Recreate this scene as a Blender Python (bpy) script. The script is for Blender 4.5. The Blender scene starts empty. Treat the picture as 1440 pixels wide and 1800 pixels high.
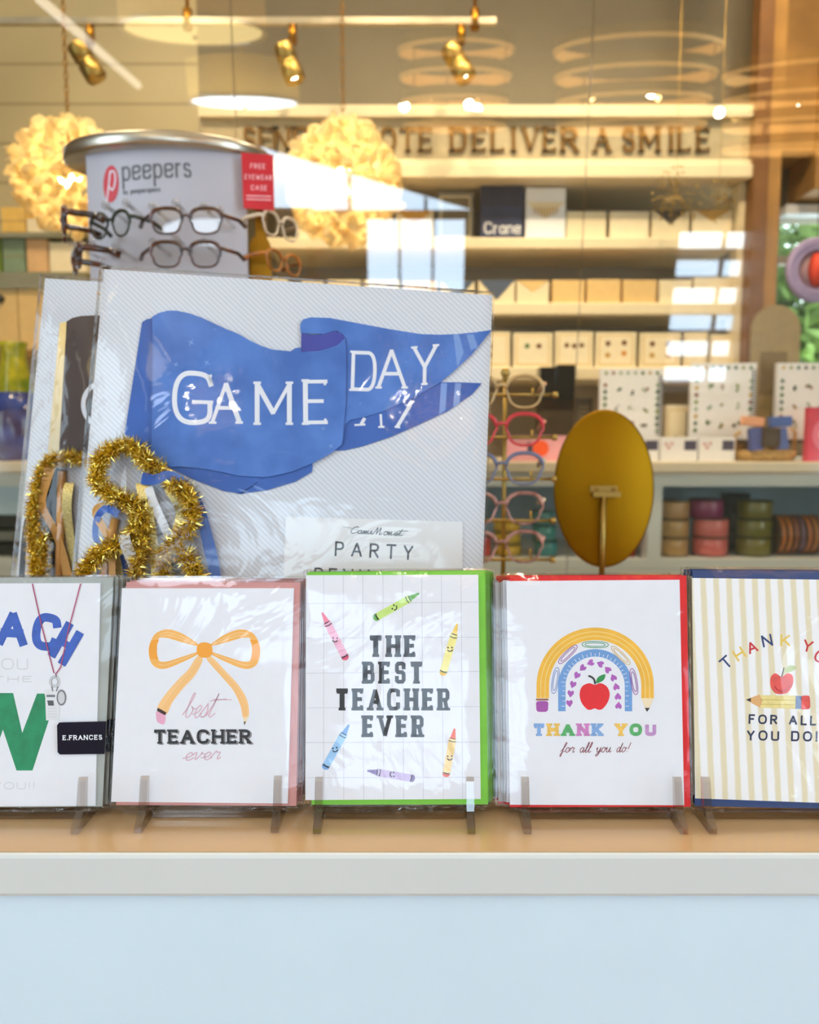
import bpy, math, random, bisect
from mathutils import Vector, Matrix
R = math.radians
C = bpy.context.scene.collection
SC = bpy.context.scene
# ------------------------------------------------------------------ camera
F, CX, CY, PITCH = 1387.0, 720.0, 900.0, R(5.6)
CAMZ = 0.985
CAM = Vector((0, 0, CAMZ))
FWD = Vector((0, math.cos(PITCH), -math.sin(PITCH)))
UPV = Vector((0, math.sin(PITCH), math.cos(PITCH)))
cd = bpy.data.cameras.new('camera'); cam = bpy.data.objects.new('camera', cd); C.objects.link(cam)
cam.location = CAM; cam.rotation_euler = (R(90) - PITCH, 0, 0)
cd.sensor_fit = 'VERTICAL'; cd.sensor_height = 36; cd.lens = F / 1800 * 36
cd.clip_start = 0.02; cd.clip_end = 100
cd.dof.use_dof = True; cd.dof.focus_distance = 0.50; cd.dof.aperture_fstop = 7.2
SC.camera = cam
# ------------------------------------------------------------------ light
w = bpy.data.worlds.new('sky'); SC.world = w; w.use_nodes = True
bg = w.node_tree.nodes['Background']; bg.inputs[0].default_value = (0.62, 0.81, 1.0, 1); bg.inputs[1].default_value = 8.0
def lamp(name, kind, loc, energy, col=(1, .78, .48), aim=None, size=.1, **kw):
    l = bpy.data.lights.new(name, kind); o = bpy.data.objects.new(name, l); C.objects.link(o)
    l.energy = energy; l.color = col; o.location = loc
    if aim is not None: o.rotation_euler = (Vector(aim) - Vector(loc)).to_track_quat('-Z', 'Y').to_euler()
    if kind == 'AREA': l.shape = 'RECTANGLE'; l.size = size; l.size_y = kw.get('size_y', size)
    elif kind == 'SPOT': l.spot_size = kw.get('angle', 1.2); l.spot_blend = .8; l.shadow_soft_size = size
    else: l.shadow_soft_size = size
    return o
def portal(loc, aim, sx, sy):
    o = lamp('window_portal', 'AREA', loc, 1, (1, 1, 1), aim, sx, size_y=sy); o.data.cycles.is_portal = True
portal((-2.62, -.975, 1.6), (0, -.975, 1.6), 1.55, 2.4)
portal((2.62, -.975, 1.6), (0, -.975, 1.6), 1.55, 2.4)
# unseen warm fill lamps added under the ceiling to brighten the back room
WARM = (1.0, .81, .56)
for x, y in ((-1.2, 1.3), (0.1, 1.3), (1.3, 1.3), (0.0, 2.0), (-1.4, 2.0), (1.2, 2.0)):
    lamp('ceiling_fill', 'AREA', (x, y, 3.25), 13 if y < 1.5 else 5, WARM, (x, y, 0), .25)
SC.view_settings.view_transform = 'Standard'; SC.view_settings.look = 'None'
SC.view_settings.exposure = 0.12; SC.view_settings.gamma = 1.0; SC.view_settings.use_curve_mapping = False
SC.cycles.use_denoising = True
SC.cycles.max_bounces = 8; SC.cycles.transparent_max_bounces = 40
SC.cycles.diffuse_bounces = 4; SC.cycles.glossy_bounces = 4; SC.cycles.caustics_reflective = False; SC.cycles.caustics_refractive = False
SC.cycles.sample_clamp_indirect = 6
# ------------------------------------------------------------------ maths
def ray(px, py):
    return Vector(((px - CX) / F, 0, 0)) + UPV * ((CY - py) / F) + FWD
def at(px, py, y):
    d = ray(px, py); return CAM + d * (y / d.y)
GT = R(7.5); GP = Vector((0, 1.62, CAMZ)); GN = Vector((0, -math.cos(GT), -math.sin(GT)))
def refl(px, py, y):
    """where a thing behind the camera stands that the leaning glass mirrors; returns point and metres per pixel"""
    d = ray(px, py); t = (GP - CAM).dot(GN) / d.dot(GN); h = CAM + d * t
    r = d - GN * (2 * d.dot(GN)); s = (y - h.y) / r.y
    return h + r * s, (t + s) / F
def lin(c):
    return tuple(((v / 255) / 12.92 if v <= 10 else ((v / 255 + .055) / 1.055) ** 2.4) for v in c) + (1,)
# ------------------------------------------------------------------ materials
def nodes(name):
    m = bpy.data.materials.new(name); m.use_nodes = True; nt = m.node_tree
    return m, nt, nt.nodes['Principled BSDF'], nt.nodes['Material Output']
def N(nt, t, **kw):
    n = nt.nodes.new(t)
    for k, v in kw.items(): setattr(n, k, v)
    return n
def mat(name, c, rough=.5, metal=0, vary=.06, scale=40, spec=.5, bump=0, trans=0, coat=0, c2=None):
    m, nt, b, out = nodes(name); L = nt.links
    c = lin(c)
    tc = N(nt, 'ShaderNodeTexCoord'); no = N(nt, 'ShaderNodeTexNoise'); no.inputs['Scale'].default_value = scale; no.inputs['Detail'].default_value = 4
    L.new(tc.outputs['Object'], no.inputs['Vector'])
    ra = N(nt, 'ShaderNodeValToRGB')
    a = tuple(v * (1 - vary) for v in c[:3]) + (1,); z = lin(c2) if c2 else tuple(min(1, v * (1 + vary)) for v in c[:3]) + (1,)
    ra.color_ramp.elements[0].color = a; ra.color_ramp.elements[1].color = z
    ra.color_ramp.elements[0].position = .35; ra.color_ramp.elements[1].position = .65
    L.new(no.outputs['Fac'], ra.inputs['Fac']); L.new(ra.outputs['Color'], b.inputs['Base Color'])
    b.inputs['Roughness'].default_value = rough; b.inputs['Metallic'].default_value = metal
    b.inputs['Specular IOR Level'].default_value = spec; b.inputs['Coat Weight'].default_value = coat
    if bump:
        bu = N(nt, 'ShaderNodeBump'); bu.inputs['Strength'].default_value = bump; bu.inputs['Distance'].default_value = .002
        L.new(no.outputs['Fac'], bu.inputs['Height']); L.new(bu.outputs['Normal'], b.inputs['Normal'])
    if trans:
        t = N(nt, 'ShaderNodeBsdfTranslucent'); mx = N(nt, 'ShaderNodeMixShader'); mx.inputs[0].default_value = trans
        L.new(ra.outputs['Color'], t.inputs['Color']); L.new(b.outputs[0], mx.inputs[1]); L.new(t.outputs[0], mx.inputs[2]); L.new(mx.outputs[0], out.inputs[0])
    return m
def clear(name, tint=(250, 250, 250), refl_gain=1.0, rough=.03, bump=0, scale=12, floor=.0):
    """thin clear sheet: lets light straight through, mirrors a few per cent"""
    m, nt, b, out = nodes(name); L = nt.links; nt.nodes.remove(b)
    tr = N(nt, 'ShaderNodeBsdfTransparent'); tr.inputs[0].default_value = lin(tint)
    gl = N(nt, 'ShaderNodeBsdfGlossy'); gl.inputs['Roughness'].default_value = rough
    lw = N(nt, 'ShaderNodeLayerWeight'); lw.inputs[0].default_value = .5
    pw = N(nt, 'ShaderNodeMath', operation='POWER'); pw.inputs[1].default_value = 5; L.new(lw.outputs['Facing'], pw.inputs[0])
    fr = N(nt, 'ShaderNodeMath', operation='MULTIPLY_ADD'); fr.inputs[1].default_value = .96; fr.inputs[2].default_value = .04; L.new(pw.outputs[0], fr.inputs[0])
    mu = N(nt, 'ShaderNodeMath', operation='MULTIPLY_ADD', use_clamp=True); mu.inputs[1].default_value = refl_gain; mu.inputs[2].default_value = floor
    mx = N(nt, 'ShaderNodeMixShader'); L.new(fr.outputs[0], mu.inputs[0]); L.new(mu.outputs[0], mx.inputs[0])
    L.new(tr.outputs[0], mx.inputs[1]); L.new(gl.outputs[0], mx.inputs[2]); L.new(mx.outputs[0], out.inputs[0])
    if bump:
        tc = N(nt, 'ShaderNodeTexCoord'); no = N(nt, 'ShaderNodeTexNoise'); no.inputs['Scale'].default_value = scale
        no.inputs['Detail'].default_value = 3; no.inputs['Distortion'].default_value = 1.5
        L.new(tc.outputs['Object'], no.inputs[0]); bu = N(nt, 'ShaderNodeBump'); bu.inputs['Strength'].default_value = bump; bu.inputs['Distance'].default_value = .01
        L.new(no.outputs['Fac'], bu.inputs['Height']); L.new(bu.outputs[0], gl.inputs['Normal']); L.new(bu.outputs[0], lw.inputs['Normal'])
    return m
def glow(name, c, s):
    m, nt, b, out = nodes(name); b.inputs['Base Color'].default_value = lin(c)
    b.inputs['Emission Color'].default_value = lin(c); b.inputs['Emission Strength'].default_value = s
    return m
def stripes(name, base, line, k, ux, uz, duty=.5, soft=.08, noise=0):
    """straight printed stripes in the object's own x/z plane"""
    m, nt, b, out = nodes(name); L = nt.links
    tc = N(nt, 'ShaderNodeTexCoord'); sp = N(nt, 'ShaderNodeSeparateXYZ'); L.new(tc.outputs['Object'], sp.inputs[0])
    a = N(nt, 'ShaderNodeMath', operation='MULTIPLY'); a.inputs[1].default_value = ux * k; L.new(sp.outputs[0], a.inputs[0])
    c = N(nt, 'ShaderNodeMath', operation='MULTIPLY_ADD'); c.inputs[1].default_value = uz * k; L.new(sp.outputs[2], c.inputs[0]); L.new(a.outputs[0], c.inputs[2])
    src = c.outputs[0]
    if noise:
        no = N(nt, 'ShaderNodeTexNoise'); no.inputs['Scale'].default_value = 90; L.new(tc.outputs['Object'], no.inputs[0])
        q = N(nt, 'ShaderNodeMath', operation='MULTIPLY_ADD'); q.inputs[1].default_value = noise; L.new(no.outputs['Fac'], q.inputs[0]); L.new(src, q.inputs[2]); src = q.outputs[0]
    f = N(nt, 'ShaderNodeMath', operation='PINGPONG'); f.inputs[1].default_value = .5; L.new(src, f.inputs[0])
    r = N(nt, 'ShaderNodeValToRGB'); e = r.color_ramp.elements
    e[0].position = max(0, duty * .5 - soft); e[0].color = lin(line); e[1].position = min(1, duty * .5 + soft); e[1].color = lin(base)
    L.new(f.outputs[0], r.inputs[0]); L.new(r.outputs[0], b.inputs['Base Color']); b.inputs['Roughness'].default_value = .5
    return m
# ------------------------------------------------------------------ objects
def tag(o, label=None, cat=None, group=None, kind=None):
    if label: o['label'] = label
    if cat: o['category'] = cat
    if group: o['group'] = group
    if kind: o['kind'] = kind
    return o
def empty(name, loc, label, cat, group=None, rot=None):
    o = bpy.data.objects.new(name, None); C.objects.link(o); o.empty_display_size = .02
    if rot is not None: o.matrix_world = Matrix.Translation(loc) @ rot.to_4x4()
    else: o.location = loc
    return tag(o, label, cat, group)
def kids(o):
    return [c for c in C.objects if c.parent is o]
def dup(o, label=None, group=None, parent=None):
    c = o.copy(); C.objects.link(c)
    if parent is not None: c.parent = parent
    if label: c['label'] = label
    if group: c['group'] = group
    for ch in kids(o): dup(ch, parent=c)
    return c
class MB:
    """collects shapes into one mesh"""
    def __init__(s, *mats): s.v = []; s.f = []; s.m = []; s.sm = []; s.mats = list(mats)
    def mi(s, m):
        if m is None: return 0
        if m not in s.mats: s.mats.append(m)
        return s.mats.index(m)
    def add(s, vs, fs, m=None, smooth=False):
        b = len(s.v); i = s.mi(m); s.v += [tuple(v) for v in vs]
        for f in fs: s.f.append([b + k for k in f]); s.m.append(i); s.sm.append(smooth)
    def box(s, x0, x1, y0, y1, z0, z1, m=None):
        s.add([(x0, y0, z0), (x1, y0, z0), (x1, y1, z0), (x0, y1, z0), (x0, y0, z1), (x1, y0, z1), (x1, y1, z1), (x0, y1, z1)],
              [(0, 3, 2, 1), (4, 5, 6, 7), (0, 1, 5, 4), (1, 2, 6, 5), (2, 3, 7, 6), (3, 0, 4, 7)], m)
    def tube(s, pts, r, n=8, m=None, closed=False, cap=True):
        pts = [Vector(p) for p in pts]; k = len(pts); rs = r if isinstance(r, (list, tuple)) else [r] * k
        ring = []; up = None
        for i in range(k):
            if closed: t = pts[(i + 1) % k] - pts[i - 1]
            else: t = pts[min(i + 1, k - 1)] - pts[max(i - 1, 0)]
            t = t.normalized() if t.length > 1e-9 else Vector((0, 0, 1))
            if up is None: up = t.orthogonal().normalized()
            up = (up - t * up.dot(t)); up = up.normalized() if up.length > 1e-6 else t.orthogonal().normalized()
            b = t.cross(up)
            ring.append([pts[i] + (up * math.cos(a) + b * math.sin(a)) * rs[i] for a in [2 * math.pi * j / n for j in range(n)]])
        vs = [v for q in ring for v in q]; fs = []
        for i in range(k if closed else k - 1):
            i2 = (i + 1) % k
            for j in range(n): fs.append((i * n + j, i * n + (j + 1) % n, i2 * n + (j + 1) % n, i2 * n + j))
        if cap and not closed: fs += [tuple(range(n))[::-1], tuple((k - 1) * n + j for j in range(n))]
        s.add(vs, fs, m, True)
    def lathe(s, prof, c=(0, 0, 0), n=32, m=None, ax='Z', a0=0, a1=2 * math.pi, smooth=True):
        """profile of (radius, height)"""
        full = abs(a1 - a0 - 2 * math.pi) < 1e-6; k = n if full else n + 1; vs = []
        for r, h in prof:
            for j in range(k):
                a = a0 + (a1 - a0) * j / n; x, y = r * math.cos(a), r * math.sin(a)
                p = (x, y, h) if ax == 'Z' else ((x, h, y) if ax == 'Y' else (h, x, y))
                vs.append((c[0] + p[0], c[1] + p[1], c[2] + p[2]))
        fs = []
        for i in range(len(prof) - 1):
            for j in range(n):
                j2 = (j + 1) % k; fs.append((i * k + j, i * k + j2, (i + 1) * k + j2, (i + 1) * k + j))
        s.add(vs, fs, m, smooth)
    def prism(s, poly, y0, y1, m=None, side=None):
        """poly of (x, z), extruded between y0 (front) and y1"""
        n = len(poly); s.add([(x, y0, z) for x, z in poly] + [(x, y1, z) for x, z in poly],
                             [tuple(range(n)), tuple(range(2 * n - 1, n - 1, -1))], m)
        s.add([(x, y0, z) for x, z in poly] + [(x, y1, z) for x, z in poly], [(i, i + n, (i + 1) % n + n, (i + 1) % n) for i in range(n)], side or m)
    def build(s, name, parent=None, bevel=0, **t):
        me = bpy.data.meshes.new(name); me.from_pydata(s.v, [], s.f)
        for mm in s.mats: me.materials.append(mm)
        me.polygons.foreach_set('material_index', s.m); me.polygons.foreach_set('use_smooth', s.sm); me.update()
        o = bpy.data.objects.new(name, me); C.objects.link(o)
        if parent is not None: o.parent = parent
        if bevel:
            b = o.modifiers.new('bevel', 'BEVEL'); b.width = bevel; b.segments = 2; b.limit_method = 'ANGLE'
        return tag(o, **t)
def recenter(o, loc):
    """move a single-mesh thing's origin to loc"""
    loc = Vector(loc); o.data.transform(Matrix.Translation(-loc)); o.location = loc; return o
class Plane:
    """a sheet standing in the room; maps a sight line to the sheet's own x (right) and z (up)"""
    def __init__(s, px, py, y, tilt, yaw=0):
        s.o = at(px, py, y); s.rot = Matrix.Rotation(R(yaw), 3, 'Z') @ Matrix.Rotation(R(-tilt), 3, 'X'); s.inv = s.rot.inverted()
        s.n = s.rot @ Vector((0, -1, 0))
    def uv(s, px, py):
        d = ray(px, py); t = (s.o - CAM).dot(s.n) / d.dot(s.n); q = s.inv @ (CAM + d * t - s.o)
        return q.x, q.z
    def P(s, pts): return [s.uv(*p) for p in pts]
# ---------- drawing on a sheet: polygons and pen strokes given along sight lines, laid flat on the sheet
def chaikin(p, n=3, closed=False, k=.25):
    p = [Vector(q) for q in p]
    for _ in range(n):
        q = []
        m = len(p)
        for i in range(m if closed else m - 1):
            a, b = p[i], p[(i + 1) % m]; q += [a.lerp(b, k), a.lerp(b, 1 - k)]
        if not closed: q = [p[0]] + q[1:-1] + [p[-1]] if m > 2 else p
        p = q
    return p
def spline(p, n=6, closed=False):
    p = [Vector(q) for q in p]; m = len(p); out = []
    for i in range(m if closed else m - 1):
        a = p[(i - 1) % m] if closed or i > 0 else p[i]; b = p[i]; c = p[(i + 1) % m]; d = p[(i + 2) % m] if closed or i + 2 < m else c
        for j in range(n):
            t = j / n; out.append(.5 * (2 * b + (c - a) * t + (2 * a - 5 * b + 4 * c - d) * t * t + (3 * b - a - 3 * c + d) * t ** 3))
    if not closed: out.append(p[-1])
    return out
class Ink(MB):
    def __init__(s, plane, y, *mats): super().__init__(*mats); s.pl = plane; s.y = y; s.lift = 0
    def fill(s, pts, m, layer=1):
        q = s.pl.P(pts); yy = s.y - layer * 6e-5
        s.add([(x, yy, z) for x, z in q], [tuple(range(len(q)))], m)
    def stroke(s, pts, wd, m, layer=1, closed=False, ext=0):
        p = [Vector(q[:2]) for q in pts]; n = len(p)
        if n < 2: return
        wl = wd if isinstance(wd, (list, tuple)) else [wd] * n
        if ext and not closed:
            d = (p[0] - p[1]).normalized() * ext; p[0] = p[0] + d
            d = (p[-1] - p[-2]).normalized() * ext; p[-1] = p[-1] + d
        A = []; B = []
        for i in range(n):
            d1 = (p[i] - p[i - 1]) if (i > 0 or closed) else (p[1] - p[0])
            d2 = (p[(i + 1) % n] - p[i]) if (i < n - 1 or closed) else d1
            d1 = d1.normalized() if d1.length else Vector((1, 0)); d2 = d2.normalized() if d2.length else d1
            n1 = Vector((-d1.y, d1.x)); n2 = Vector((-d2.y, d2.x)); mm = n1 + n2
            mm = mm.normalized() if mm.length > .2 else n1
            k = 1 / max(.5, mm.dot(n1)); A.append(p[i] + mm * wl[i] / 2 * k); B.append(p[i] - mm * wl[i] / 2 * k)
        q = s.pl.P(A) + s.pl.P(B); yy = s.y - layer * 6e-5 - s.lift
        s.add([(x, yy, z) for x, z in q], [(i, (i + 1) % n, n + (i + 1) % n, n + i) for i in range(n if closed else n - 1)], m)
    def disc(s, cx, cy, r, m, layer=1, ry=None, n=20, rot=0):
        ry = ry or r; ca, sa = math.cos(rot), math.sin(rot); pts = []
        for i in range(n):
            a = 2 * math.pi * i / n; x, y = r * math.cos(a), ry * math.sin(a); pts.append((cx + x * ca - y * sa, cy + x * sa + y * ca))
        s.fill(pts, m, layer)
    def arc(s, cx, cy, rx, ry, a0, a1, wd, m, layer=1, n=40):
        s.stroke([(cx + rx * math.cos(R(a0 + (a1 - a0) * i / n)), cy - ry * math.sin(R(a0 + (a1 - a0) * i / n))) for i in range(n + 1)], wd, m, layer)
    def glyph(s, ch, x, y, wd, h, wt, m, layer=1, rot=0, font='round', serif=0, sth=.7, slant=0, thin=1.0, vw=1.0):
        """letter with its lower left at x, y (photo y runs down); box wd by h"""
        g = (OCT if font == 'oct' and ch in OCT else GL).get(ch)
        if not g: return
        ca, sa = math.cos(rot), math.sin(rot); ix = max(1e-3, wd - wt); iy = h - wt
        def T(q):
            a = wt / 2 + q[0] * ix; b = wt / 2 + q[1] * iy; a += slant * b; return (x + a * ca + b * sa, y + a * sa - b * ca)
        for si, st in enumerate(g[1].split(';')):
            s.lift = 1.1e-5 * (si % 5); k, *cs = st.split(); pts = [tuple(float(v) for v in c.split(',')) for c in cs]
            if k == 'd': s.disc(*T(pts[0]), wt * .62, m, layer, n=12); continue
            raw = pts
            if k in 'co': pts = chaikin([Vector(q) for q in pts], 3, k == 'o') if font != 'oct' else chaikin([Vector(q) for q in pts], 1, k == 'o', .2)
            ww = wt
            if thin != 1 and k == 'l' and (raw[-1][1] - raw[0][1]) * (raw[-1][0] - raw[0][0] + 1e-9) >= 0 and abs(raw[0][0] - raw[-1][0]) > .02: ww = wt * thin
            if k == 'l' and abs(raw[0][0] - raw[-1][0]) < .02: ww = wt * vw
            s.stroke([T(q) for q in pts], ww, m, layer, k == 'o', ext=wt / 2 if k == 'l' and abs(raw[0][0] - raw[-1][0]) * abs(raw[0][1] - raw[-1][1]) < .01 else wt * .18)
            if serif and k in 'lc':
                for e, f in ((0, 1), (-1, -2)):
                    s.lift += 1.3e-5
                    px, py = raw[e]; dx = abs(raw[f][0] - px); dy = abs(raw[f][1] - py)
                    tt = sth * wt; sy = py + ((.5 * tt - .5 * wt) / iy if py < .5 else (.5 * wt - .5 * tt) / iy)
                    if dy > dx * .5 and (py < .02 or py > .98) and k == 'l':
                        if (ch in 'AV' and ((py > .5) == (ch == 'A'))) and serif < 2: continue
                        s.stroke([T((px - (wt * .5 + serif * wt * .55) / ix, sy)), T((px + (wt * .5 + serif * wt * .55) / ix, sy))], tt, m, layer)
                    elif dx > dy and px > .02 and ch in 'EFTLZ' and (py < .02 or py > .98):
                        sg = 1 if py < .5 else -1; s.stroke([T((px, py)), T((px, py + sg * (wt * .5 + serif * wt * .5) / iy))], tt, m, layer)
                        if ch == 'T' and e == -1: s.stroke([T((0, py)), T((0, py + sg * (wt * .5 + serif * wt * .5) / iy))], tt, m, layer)
        s.lift = 0
    def text(s, t, x0, y0, x1, y1, h, wt, m, layer=1, gap=.18, fit=None, mats=None, **kw):
        """letters from baseline start x0,y0 to baseline end x1,y1"""
        ws = [(GL[c][0] if c in GL else .45) for c in t]; tot = sum(ws) + gap * (len(t) - 1)
        L = math.hypot(x1 - x0, y1 - y0); k = L / tot; rot = math.atan2(y1 - y0, x1 - x0); a = 0
        for i, c in enumerate(t):
            if c != ' ': s.glyph(c, x0 + a * math.cos(rot), y0 + a * math.sin(rot), ws[i] * k, h, wt, (mats[i % len(mats)] if mats else m), layer, rot=rot, **kw)
            a += (ws[i] + gap) * k
    def script(s, t, x0, y0, x1, y1, h, wt, m, layer=1, slant=.3, gap=.0):
        ws = [(SCR[c][0] if c in SCR else .6) for c in t]; k = math.hypot(x1 - x0, y1 - y0) / (sum(ws) + gap * (len(t) - 1)); rot = math.atan2(y1 - y0, x1 - x0)
        ca, sa = math.cos(rot), math.sin(rot); a = 0
        for i, c in enumerate(t):
            if c in SCR:
                for st in SCR[c][1].split(';'):
                    pts = [tuple(float(v) for v in q.split(',')) for q in st.split()]
                    pts = spline([Vector(q) for q in pts], 5); out = []
                    for q in pts:
                        X = a + q[0] * k + slant * q[1] * h; Y = q[1] * h; out.append((x0 + X * ca + Y * sa, y0 + X * sa - Y * ca))
                    s.lift = 1.1e-5 * (i % 3); s.stroke(out, wt, m, layer)
            a += (ws[i] + gap) * k
        s.lift = 0
GL = {'A': (.82, 'l 0,0 .5,1;l .5,1 1,0;l .2,.36 .8,.36'), 'B': (.68, 'l 0,0 0,1;c 0,1 .9,1 .9,.53 0,.53;c 0,.53 1,.53 1,0 0,0'),
 'C': (.78, 'c 1,.74 .9,1 0,1 0,0 .9,0 1,.26'), 'D': (.76, 'l 0,0 0,1;c 0,1 .3,1 1,1 1,0 .3,0 0,0'),
 'E': (.62, 'l 0,0 0,1;l 0,1 1,1;l 0,.52 .8,.52;l 0,0 1,0'), 'F': (.6, 'l 0,0 0,1;l 0,1 1,1;l 0,.52 .8,.52'),
 'G': (.82, 'c 1,.76 .88,1 0,1 0,0 1,0 .98,.42;l .55,.42 1,.42'), 'H': (.76, 'l 0,0 0,1;l 1,0 1,1;l 0,.5 1,.5'),
 'I': (.2, 'l .5,0 .5,1'), 'K': (.72, 'l 0,0 0,1;l .08,.42 .95,1;l .3,.58 1,0'), 'L': (.58, 'l 0,0 0,1;l 0,0 1,0'),
 'M': (.92, 'l 0,0 0,1;l 0,1 .5,.25;l .5,.25 1,1;l 1,1 1,0'), 'N': (.78, 'l 0,0 0,1;l 0,1 1,0;l 1,0 1,1'),
 'O': (.84, 'o 0,0 0,1 1,1 1,0'), 'P': (.66, 'l 0,0 0,1;c 0,1 1,1 1,.48 0,.48'), 'R': (.7, 'l 0,0 0,1;c 0,1 .95,1 .95,.5 0,.5;l .45,.5 1,0'),
 'S': (.64, 'c .95,.8 .8,1 .5,1 .05,1 .05,.56 .5,.5 1,.46 1,0 .5,0 .15,0 .03,.22'), 'T': (.7, 'l .5,0 .5,1;l 0,1 1,1'),
 'U': (.74, 'c 0,1 0,.35 0,0 1,0 1,.35 1,1'), 'V': (.8, 'l 0,1 .5,0;l .5,0 1,1'), 'W': (1.1, 'l 0,1 .27,0;l .27,0 .5,.8;l .5,.8 .73,0;l .73,0 1,1'),
 'Y': (.74, 'l 0,1 .5,.45;l .5,.45 1,1;l .5,.45 .5,0'), '!': (.16, 'l .5,.3 .5,1;d .5,.02'), '.': (.16, 'd .5,.03'),
 'p': (.62, 'l 0,-.4 0,.66;o 0,0 0,.66 1,.66 1,0'), 'e': (.62, 'c .04,.34 1,.34 1,.66 .5,.66 0,.66 0,.33 0,0 .5,0 .85,0 .96,.16'), 'r': (.4, 'l 0,0 0,.66;c 0,.4 .15,.66 1,.64'), 's': (.52, 'c .9,.54 .7,.66 .45,.66 .05,.66 .05,.38 .5,.34 1,.3 1,0 .5,0 .2,0 .04,.14'),
 'a': (.6, 'o 0,0 0,.66 1,.66 1,0;l 1,0 1,.66'), 'n': (.6, 'l 0,0 0,.66;c 0,.35 .1,.66 .55,.66 1,.66 1,.3 1,0'), 'b': (.6, 'l 0,0 0,1;o 0,0 0,.66 1,.66 1,0'), 'y': (.56, 'l 0,.66 .5,0;l 1,.66 .25,-.36'), 'c': (.58, 'c 1,.5 .8,.66 .5,.66 0,.66 0,.33 0,0 .5,0 .8,0 1,.16')}
OCT = {'B': (.75, 'l 0,0 0,1;c 0,1 .92,1 .92,.53 0,.53;c 0,.53 1,.53 1,0 0,0'), 'C': (.75, 'c 1,.7 1,1 0,1 0,0 1,0 1,.3'),
 'S': (.7, 'c 1,.72 1,1 0,1 0,.52 1,.52 1,0 0,0 0,.28'), 'R': (.75, 'l 0,0 0,1;c 0,1 .95,1 .95,.48 0,.48;l .62,.48 .85,0')}
SCR = {'b': (.62, '-.1,.1 .15,.5 .28,.95 .18,1 .12,.7 .1,.2 .25,0 .45,.1 .5,.35 .35,.45 .5,.35 .7,.38'), 'e': (.5, '-.05,.12 .3,.22 .42,.4 .28,.5 .12,.3 .2,.02 .38,0 .58,.16'),
 's': (.48, '-.05,.1 .25,.5 .28,.55 .4,.25 .3,.02 .1,.03 .25,0 .55,.14'), 't': (.5, '-.05,.1 .2,.55 .3,.98 .22,.5 .15,.1 .28,0 .52,.16;-.15,.66 .3,.7 .95,.74'),
 'v': (.52, '-.05,.3 .08,.48 .15,.42 .18,.02 .38,.3 .42,.5 .45,.4 .6,.4'), 'r': (.5, '-.05,.1 .15,.5 .2,.56 .25,.46 .42,.46 .36,.15 .42,0 .55,.14'),
 'f': (.42, '-.05,.1 .25,.55 .38,.95 .28,1 .2,.6 .12,-.3 .02,-.38 .02,-.15 .2,.05 .45,.14'), 'o': (.52, '.4,.42 .2,.5 .06,.25 .18,0 .38,.1 .42,.38 .36,.46 .58,.4'),
 'a': (.56, '.4,.42 .2,.5 .05,.25 .15,0 .32,.12 .42,.45 .38,.1 .48,0 .6,.14'), 'l': (.34, '-.05,.12 .2,.5 .28,.95 .2,1 .12,.5 .14,.05 .24,0 .38,.14'),
 'y': (.54, '-.02,.3 .08,.48 .1,.15 .2,.02 .36,.2 .44,.48 .38,-.1 .2,-.4 .08,-.3 .3,-.05 .58,.14'), 'u': (.58, '-.02,.3 .08,.48 .08,.15 .18,0 .34,.15 .44,.48 .4,.1 .5,0 .62,.14'),
 'd': (.56, '.38,.42 .2,.5 .05,.25 .15,0 .32,.15 .5,.95 .4,.2 .46,0 .6,.14'), '!': (.3, '.2,.3 .3,1;.14,.02 .16,.08'),
 'C': (.8, '.7,.85 .55,1 .2,.8 .05,.35 .25,0 .6,.1 .8,.3'), 'M': (1.1, '0,0 .2,.6 .3,1 .35,.5 .38,.1 .55,.7 .65,1 .7,.4 .75,0 1,.2'), 'm': (.8, '-.05,.1 .1,.48 .12,0 .3,.48 .32,0 .52,.48 .54,.05 .8,.15'),
 'n': (.56, '-.05,.1 .1,.48 .12,0 .32,.48 .36,.05 .58,.15'), 'i': (.3, '-.05,.1 .1,.48 .1,.05 .3,.14')}
# ------------------------------------------------------------------ materials of the place
M = {}
M['taupe'] = mat('taupe_wall', (116, 106, 86), .6, vary=.03, scale=8)
M['alcove'] = mat('alcove_paint', (150, 136, 122), .7, vary=.03, scale=8)
M['cream'] = mat('cream_lacquer', (232, 218, 186), .45, vary=.02)
M['ceiling'] = mat('ceiling_paint', (225, 215, 195), .8, vary=.02)
M['floor'] = mat('oak_floor', (150, 115, 78), .5, vary=.15, scale=6)
M['wood'] = mat('amber_wood', (168, 122, 60), .45, vary=.12, scale=14)
M['dwood'] = mat('brown_wood', (120, 78, 36), .45, vary=.12, scale=14)
M['bluegrey'] = mat('blue_grey_paint', (226, 232, 234), .5, vary=.02, scale=6)
M['cubby'] = mat('cubby_paint', (186, 212, 236), .6, vary=.04, scale=6)
M['ctop'] = mat('pale_worktop', (226, 216, 196), .35, vary=.02)
M['brass'] = mat('brass', (172, 144, 80), .38, 1, vary=.08, scale=30)
M['brass_d'] = mat('aged_brass', (150, 105, 30), .38, 1, vary=.15, scale=12)
M['gold_letter'] = mat('gold_letter', (126, 92, 38), .4, .6, vary=.1, scale=20)
M['steel'] = mat('brushed_steel', (196, 186, 168), .3, 1, vary=.1, scale=18)
M['dark'] = mat('black_plastic', (28, 26, 26), .3, vary=.2)
M['charcoal'] = mat('charcoal_ink', (44, 46, 52), .5, vary=.1)
M['grey'] = mat('grey_card', (140, 138, 132), .5)
M['navy'] = mat('navy_card', (36, 48, 92), .45, vary=.1)
M['white'] = mat('white_card', (236, 238, 248), .45, vary=.012, scale=120)
M['offwhite'] = mat('ivory_card', (238, 224, 194), .5, vary=.03)
M['tan'] = mat('kraft_tan', (222, 188, 128), .5, vary=.04)
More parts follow.
